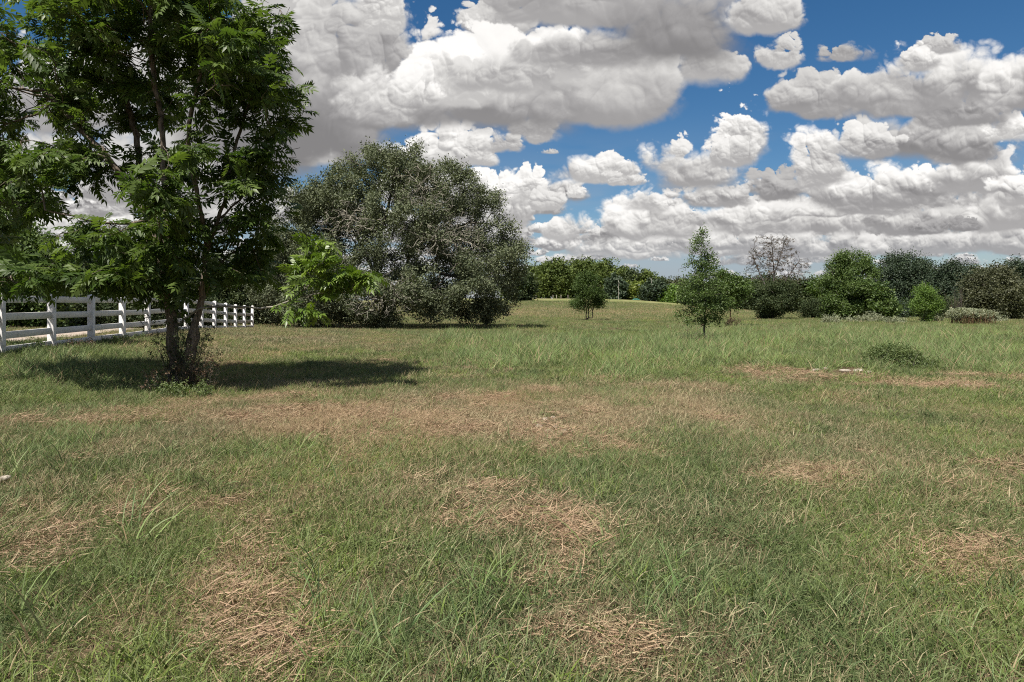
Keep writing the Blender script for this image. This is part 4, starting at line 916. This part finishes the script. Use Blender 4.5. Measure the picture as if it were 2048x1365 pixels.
# ------------------------------------------------------------------ far tree line
FT = [ # u, Y, top, base, half width, leaf, label
 (1062, 205, 541, 601, 26, L_GROVE, 'far tree showing just right of the great oak'), (1085, 215, 528, 601, 26, L_GROVE, 'lower left shoulder tree of the tall far grove'), (1112, 200, 519, 601, 34, L_GROVE, 'tallest sunlit tree of the far grove'),
 (1146, 208, 525, 601, 34, L_GROVE, 'far tree behind the left side of the small three trunked tree'), (1180, 212, 524, 602, 36, L_GROVE, 'far tree directly behind the small three trunked tree'), (1214, 205, 523, 603, 38, L_GROVE, 'rounded far tree right of the small three trunked tree'),
 (1240, 210, 537, 604, 30, L_GROVE, 'far tree left of the spiky topped pair'), (1262, 200, 541, 604, 20, L_OAKG, 'spiky topped far tree with layered branches'), (1292, 200, 543, 605, 28, L_GROVE, 'loose leafed far tree right of the spiky one'),
 (1270, 188, 572, 606, 27, L_YEL, 'low yellow green tree in front of the far grove'), (1232, 185, 563, 604, 16, L_DARK, 'small dark grey tree beside the low yellow green one'), (1310, 180, 566, 608, 22, L_DARK, 'dark round cedar at the right end of the far grove'),
 (1330, 230, 562, 607, 28, L_OAKG, 'dull far tree behind the dark round cedar'), (1341, 178, 580, 609, 12, L_BRIGHT, 'narrow pale green bush right of the dark round cedar'), (1364, 176, 583, 609, 22, L_BRIGHT, 'rounded pale green bush left of the tall narrow young tree'),
 (1362, 215, 562, 610, 30, L_BROWN, 'brownish far tree above the rounded pale green bush'), (1042, 150, 548, 603, 20, L_OAKG, 'small dark oak at the right edge of the great oak'), (1030, 215, 556, 601, 30, L_GROVE, 'far tree mostly hidden by the great oak')]
for i, (u, Yd, top, base, ru, lm_, lb) in enumerate(FT):
    k_ = base - top; nm = 'cedar_tree' if 'cedar' in lb else 'bush' if 'bush' in lb else 'far_tree'
    bl = [(u, top + k_ * .5, ru, k_ * .45), (u - ru * .35, top + k_ * .32, ru * .6, k_ * .26), (u + ru * .35, top + k_ * .3, ru * .6, k_ * .24), (u, top + k_ * .2, ru * .55, k_ * .2), (u - ru * .4, top + k_ * .75, ru * .6, k_ * .25), (u + ru * .4, top + k_ * .75, ru * .6, k_ * .25)]
    tree(nm, lb, 'bush' if nm == 'bush' else 'tree', (u, base), Yd, bl, None, 190, 1.0, 2100, 1.05, lm_, B_OAK, 'trees of the far grove', rtip=.03, seed=100 + i, spread=.8, up=.15)
for i, (u, v0, v1, lb) in enumerate([(1237, 560, 592, 'bare pale dead trunk standing before the small dark grey tree'), (1302, 556, 572, 'bare pale dead trunk above the dark round cedar')]):
    tree('dead_tree', lb, 'tree', (u, 604), 178, [(u, v0 + 12, 5, 12)], [[(u, 606), (u, v1), (u + 1, v0 + 6), (u, v0)]], 24, .7, 0, 1, L_DEAD, B_PALE, rtip=.06, seed=130 + i, up=.3)
# distant woodland belt right of the grove
BT = [(1395, 150, 562, 30, L_OAKG, 'behind the left of the tall narrow young tree'), (1440, 158, 560, 34, L_BROWN, 'between the two young trees'), (1488, 150, 556, 32, L_OAKG, 'between the smaller young tree and the half bare tree'), (1530, 160, 553, 34, L_OAKG, 'behind the left side of the half bare tree'),
      (1578, 152, 556, 34, L_BROWN, 'behind the right side of the half bare tree'), (1622, 150, 560, 30, L_OAKG, 'right of the half bare tree'), (1655, 145, 558, 28, L_MID, 'touching the left side of the round leafy tree'), (1700, 150, 560, 32, L_OAKG, 'hidden behind the round leafy tree')]
for i, (u, Yd, top, ru, lm_, lb) in enumerate(BT):
    base = 628; k_ = base - top
    tree('wood_tree', 'dull distant wood tree ' + lb, 'tree', (u, base), Yd, [(u, top + k_ * .55, ru, k_ * .45), (u - ru * .4, top + k_ * .4, ru * .6, k_ * .36), (u + ru * .4, top + k_ * .42, ru * .6, k_ * .36), (u, top + k_ * .25, ru * .5, k_ * .25)],
         None, 160, .8, 1700, .9, lm_, B_OAK, 'trees of the distant wood', rtip=.03, seed=140 + i, spread=.9)

# ------------------------------------------------------------------ trees and brush beyond the fence on the left
LT = [(35, 31, 440, 70, L_MID, 'vine covered tree with rounded top at the left edge beyond the fence', 'vine_tree'), (-70, 30, 430, 80, L_MID, 'leafy tree beyond the left edge of the view', 'leafy_tree'), (150, 36, 505, 75, L_OAKG, 'dark tree beyond the fence below the patch of blue sky', 'dark_tree'),
      (250, 38, 470, 75, L_OAKG, 'dark tree beyond the fence behind the left part of the pecan', 'dark_tree'), (345, 42, 480, 65, L_OAKG, 'dark tree beyond the fence behind the pecan trunks', 'dark_tree'), (430, 50, 520, 55, L_OAKG, 'dark tree beyond the far end of the fence', 'dark_tree'),
      (500, 52, 490, 60, L_OAK, 'grey green brushy tree just left of the great oak', 'brush_tree'), (560, 54, 470, 60, L_OAK, 'grey green tree merging with the left side of the great oak', 'brush_tree')]
for i, (u, Yd, top, ru, lm_, lb, nm) in enumerate(LT):
    base = 660; k_ = base - top
    tree(nm, lb, 'tree', (u, base), Yd, [(u, top + k_ * .5, ru, k_ * .42), (u, top + k_ * .25, ru * .75, k_ * .24), (u - ru * .3, top + k_ * .75, ru * .9, k_ * .28), (u + ru * .3, top + k_ * .75, ru * .9, k_ * .28)],
         None, 420, .33, 4300, .30, lm_, B_OAK, 'trees beyond the white fence', rtip=.013, seed=160 + i, spread=.9, rd_scale=.7)
g = np.random.default_rng(44)
pb = [(-30, 350, 70, 90, 0, 1.6), (20, 330, 45, 60, 0, 1.2), (25, 410, 40, 35, 0, 1.2), (-60, 450, 60, 80, 0, 1.5)]
x0, y0 = U(-70, 17.5), 17.5; z0 = gz(x0, y0); O = np.array([x0, y0, z0]); root = empty('pecan_tree', O); tag(root, 'second pecan tree leaning in at the left edge beyond the big one', 'tree')
pos, par = grow([L3([(-70, 700), (-65, 560), (-50, 430), (-20, 340)], 17.5)], blob_points(pb, 420, 17.5, g), .25, 1.2, .3, 40, .18, .03, 12); r, nk = radii(par, .006, 2.3)
obj('trunk', tube_mesh('trunk', pos - O, par, r, 5), B_PECAN, root); pecan_leaves(root, O, pos, par, r, .016, 1500, 0.9, L_PECAN, 1.0, 0)
HB = [(-60, 33), (20, 34), (90, 33), (160, 35), (225, 36), (290, 38), (350, 41), (405, 46), (455, 50)]
for i, (u, Yd) in enumerate(HB):
    tree('hedge_bush', ['dark hedge bush beyond the left edge of the fence', 'dark hedge bush beyond the fence at its left end', 'dark hedge bush behind the first whole fence post', 'dark hedge bush behind the first full fence panel', 'dark hedge bush behind the second full fence panel', 'dark hedge bush behind the third full fence panel', 'dark hedge bush behind the pecan trunks', 'dark hedge bush behind the far fence posts', 'dark hedge bush at the far end of the fence'][i],
         'bush', (u, 655), Yd, [(u, 625, 46, 26), (u - 20, 645, 40, 14), (u + 20, 645, 40, 14)], None, 150, .3, 1500, .22, L_OAKG, B_OAK, 'hedge bushes beyond the fence', rtip=.01, seed=180 + i, spread=1.0, rd_scale=1.0)
for i, (u, v, Yd, h) in enumerate([(50, 700, 17.0, .38), (150, 700, 18.0, .42), (215, 690, 19.5, .35), (255, 680, 22, .3), (120, 712, 16.6, .3)]):
    weed('fence_weed', ['dark leafy weed at the foot of the fence by the left edge', 'reddish stemmed weed between the first and second full posts', 'low green weed below the second full fence panel', 'low green weed below the third full fence panel', 'leafy weed in front of the first whole fence post'][i],
         'weeds', u, v, Yd - .35, .9, h, 22, 240, .06, L_WEED if i != 1 else L_RUST, B_RED, 'weeds along the foot of the fence', seed=200 + i)
# dead stalks under the tall young tree
weed('dead_bush', 'thin leafless brown stalks left of the tall narrow young tree', 'dead bush', 1385, 676, 27.0, 1.3, .95, 26, 60, .05, L_DEAD, B_OAK, seed=210, lean=40, rad=.005)
weed('dark_weed', 'dark weed clump at the foot of the tall narrow young tree', 'weeds', 1410, 684, 27.5, .6, .4, 20, 220, .09, L_OAKG, B_OAK, seed=211)
weed('dead_weed', 'brown dead weeds at the foot of the bent trunk young tree', 'weeds', 1466, 652, 49.5, .9, .7, 24, 120, .14, L_RUST, B_RED, seed=212)

# ------------------------------------------------------------------ limestone
M_STONE = plain_mat('limestone', (0.24, 0.20, 0.155), (0.42, 0.375, 0.31), 22, 0.9, 0.5)
ORD = ['leftmost', 'second', 'third', 'fourth', 'fifth', 'sixth', 'seventh', 'eighth', 'ninth']
def rock(u, v, w, h, d, seed, label, group=None):
    g = np.random.default_rng(seed); x, y, z = at_ground(u, v); nu_, nv_ = 9, 6; V = []
    for i in range(nv_ + 1):
        ph = math.pi * i / nv_
        for j in range(nu_):
            th = 2 * math.pi * j / nu_; rr_ = 1 + .28 * (g.random() - .5)
            V.append((w / 2 * math.copysign(abs(math.sin(ph)) ** .7, 1) * math.cos(th) * rr_, d / 2 * math.sin(ph) ** .7 * math.sin(th) * rr_ if math.sin(ph) > 0 else 0, h / 2 * math.cos(ph) * (1 + .15 * (g.random() - .5))))
    f = [(i * nu_ + j, (i + 1) * nu_ + j, (i + 1) * nu_ + (j + 1) % nu_, i * nu_ + (j + 1) % nu_) for i in range(nv_) for j in range(nu_)]
    o = obj('limestone_rock', mesh_np('limestone_rock', np.array(V), [np.array(f)]), M_STONE, None, (x, y, z + h * .30)); o.rotation_euler = (g.normal() * .1, g.normal() * .1, g.random() * 3)
    tag(o, label, 'rock', group)
rock(4, 962, .16, .05, .14, 1, 'single pale limestone rock in the grass at the left edge')
for i, (u, v, w_) in enumerate([(1032, 872, .12), (1058, 866, .08), (1078, 856, .16), (1090, 842, .11), (1098, 866, .14), (1106, 838, .08), (1114, 858, .12), (1126, 866, .20), (1144, 866, .12)]):
    rock(u, v, w_, .045, w_ * .7, 10 + i, ORD[i] + ' pale limestone chunk from the left in the central bare patch', 'limestone chunks in the central bare patch')
for i, (u, v, w_) in enumerate([(1632, 744, .22), (1650, 741, .15), (1690, 745, .3), (1716, 744, .26), (1738, 748, .16)]):
    rock(u, v, w_, .07, w_ * .8, 30 + i, ORD[i] + ' pale limestone slab of those left of the green weed mound', 'limestone slabs left of the weed mound')
for i, (u, v, w_) in enumerate([(1858, 765, .1), (1874, 768, .22), (1897, 772, .18), (1935, 774, .24)]):
    rock(u, v, w_, .05, w_ * .8, 40 + i, ORD[i] + ' pale limestone slab of those right of the green weed mound', 'limestone slabs right of the weed mound')

# ------------------------------------------------------------------ small far things
M_WOOD = plain_mat('grey_post_wood', (0.25, 0.22, 0.18), (0.42, 0.38, 0.32), 6)
tv, t4, t3_ = box_bevel(.11, .11, 1.15, .02); pm = mesh_np('fence_post', tv, [np.array(t4), np.array(t3_)]); pm.materials.append(M_WOOD)
for i, u in enumerate((1050, 1066, 1072, 1106, 1113, 1122, 1136)):
    x_, y_ = U(u, 186), 186; o = obj('fence_post', pm, None, None, (x_, y_, gz(x_, y_) - .1)); tag(o, ORD[i] + ' from the left of the small wooden posts at the foot of the far grove', 'post', 'wooden posts along the far grove')
M_TEAL = plain_mat('teal_sheet', (0.03, 0.11, 0.085), (0.05, 0.16, 0.12), 2)
x_, y_ = U(1272, 172), 172; tg = np.random.default_rng(3); n_ = 9
gx, gy = np.meshgrid(np.linspace(-.9, .9, n_), np.linspace(-.7, .7, n_)); zz_ = .5 * np.sqrt(np.clip(1 - (gx / 1.0) ** 2, 0, 1)) * np.clip(1 - (gy / .8) ** 2, 0, 1) ** .5 + tg.random(gx.shape) * .08
ft = [(i * n_ + j, i * n_ + j + 1, (i + 1) * n_ + j + 1, (i + 1) * n_ + j) for i in range(n_ - 1) for j in range(n_ - 1)]
tag(obj('tarp', mesh_np('tarp', np.stack([gx.ravel(), gy.ravel(), zz_.ravel()], 1), [np.array(ft)]), M_TEAL, None, (x_, y_, gz(x_, y_))), 'small teal tarp below the low yellow green tree of the far grove', 'tarp')
# utility wire above the trees on the left
M_WIRE = plain_mat('wire', (0.03, 0.03, 0.03), (0.05, 0.05, 0.05), 4)
a_ = np.array([U(-300, 60), 60, Zv(430, 60)]); b_ = np.array([U(640, 72), 72, Zv(492, 72)]); pts = [a_ + (b_ - a_) * s_ - np.array([0, 0, 1.6 * 4 * s_ * (1 - s_) * .5]) for s_ in np.linspace(0, 1, 30)]
tag(obj('utility_wire', tube_mesh('utility_wire', np.array(pts), np.arange(30) - 1, np.full(30, .018), 4), M_WIRE), 'thin dark utility wire crossing the sky gap at the left', 'wire')
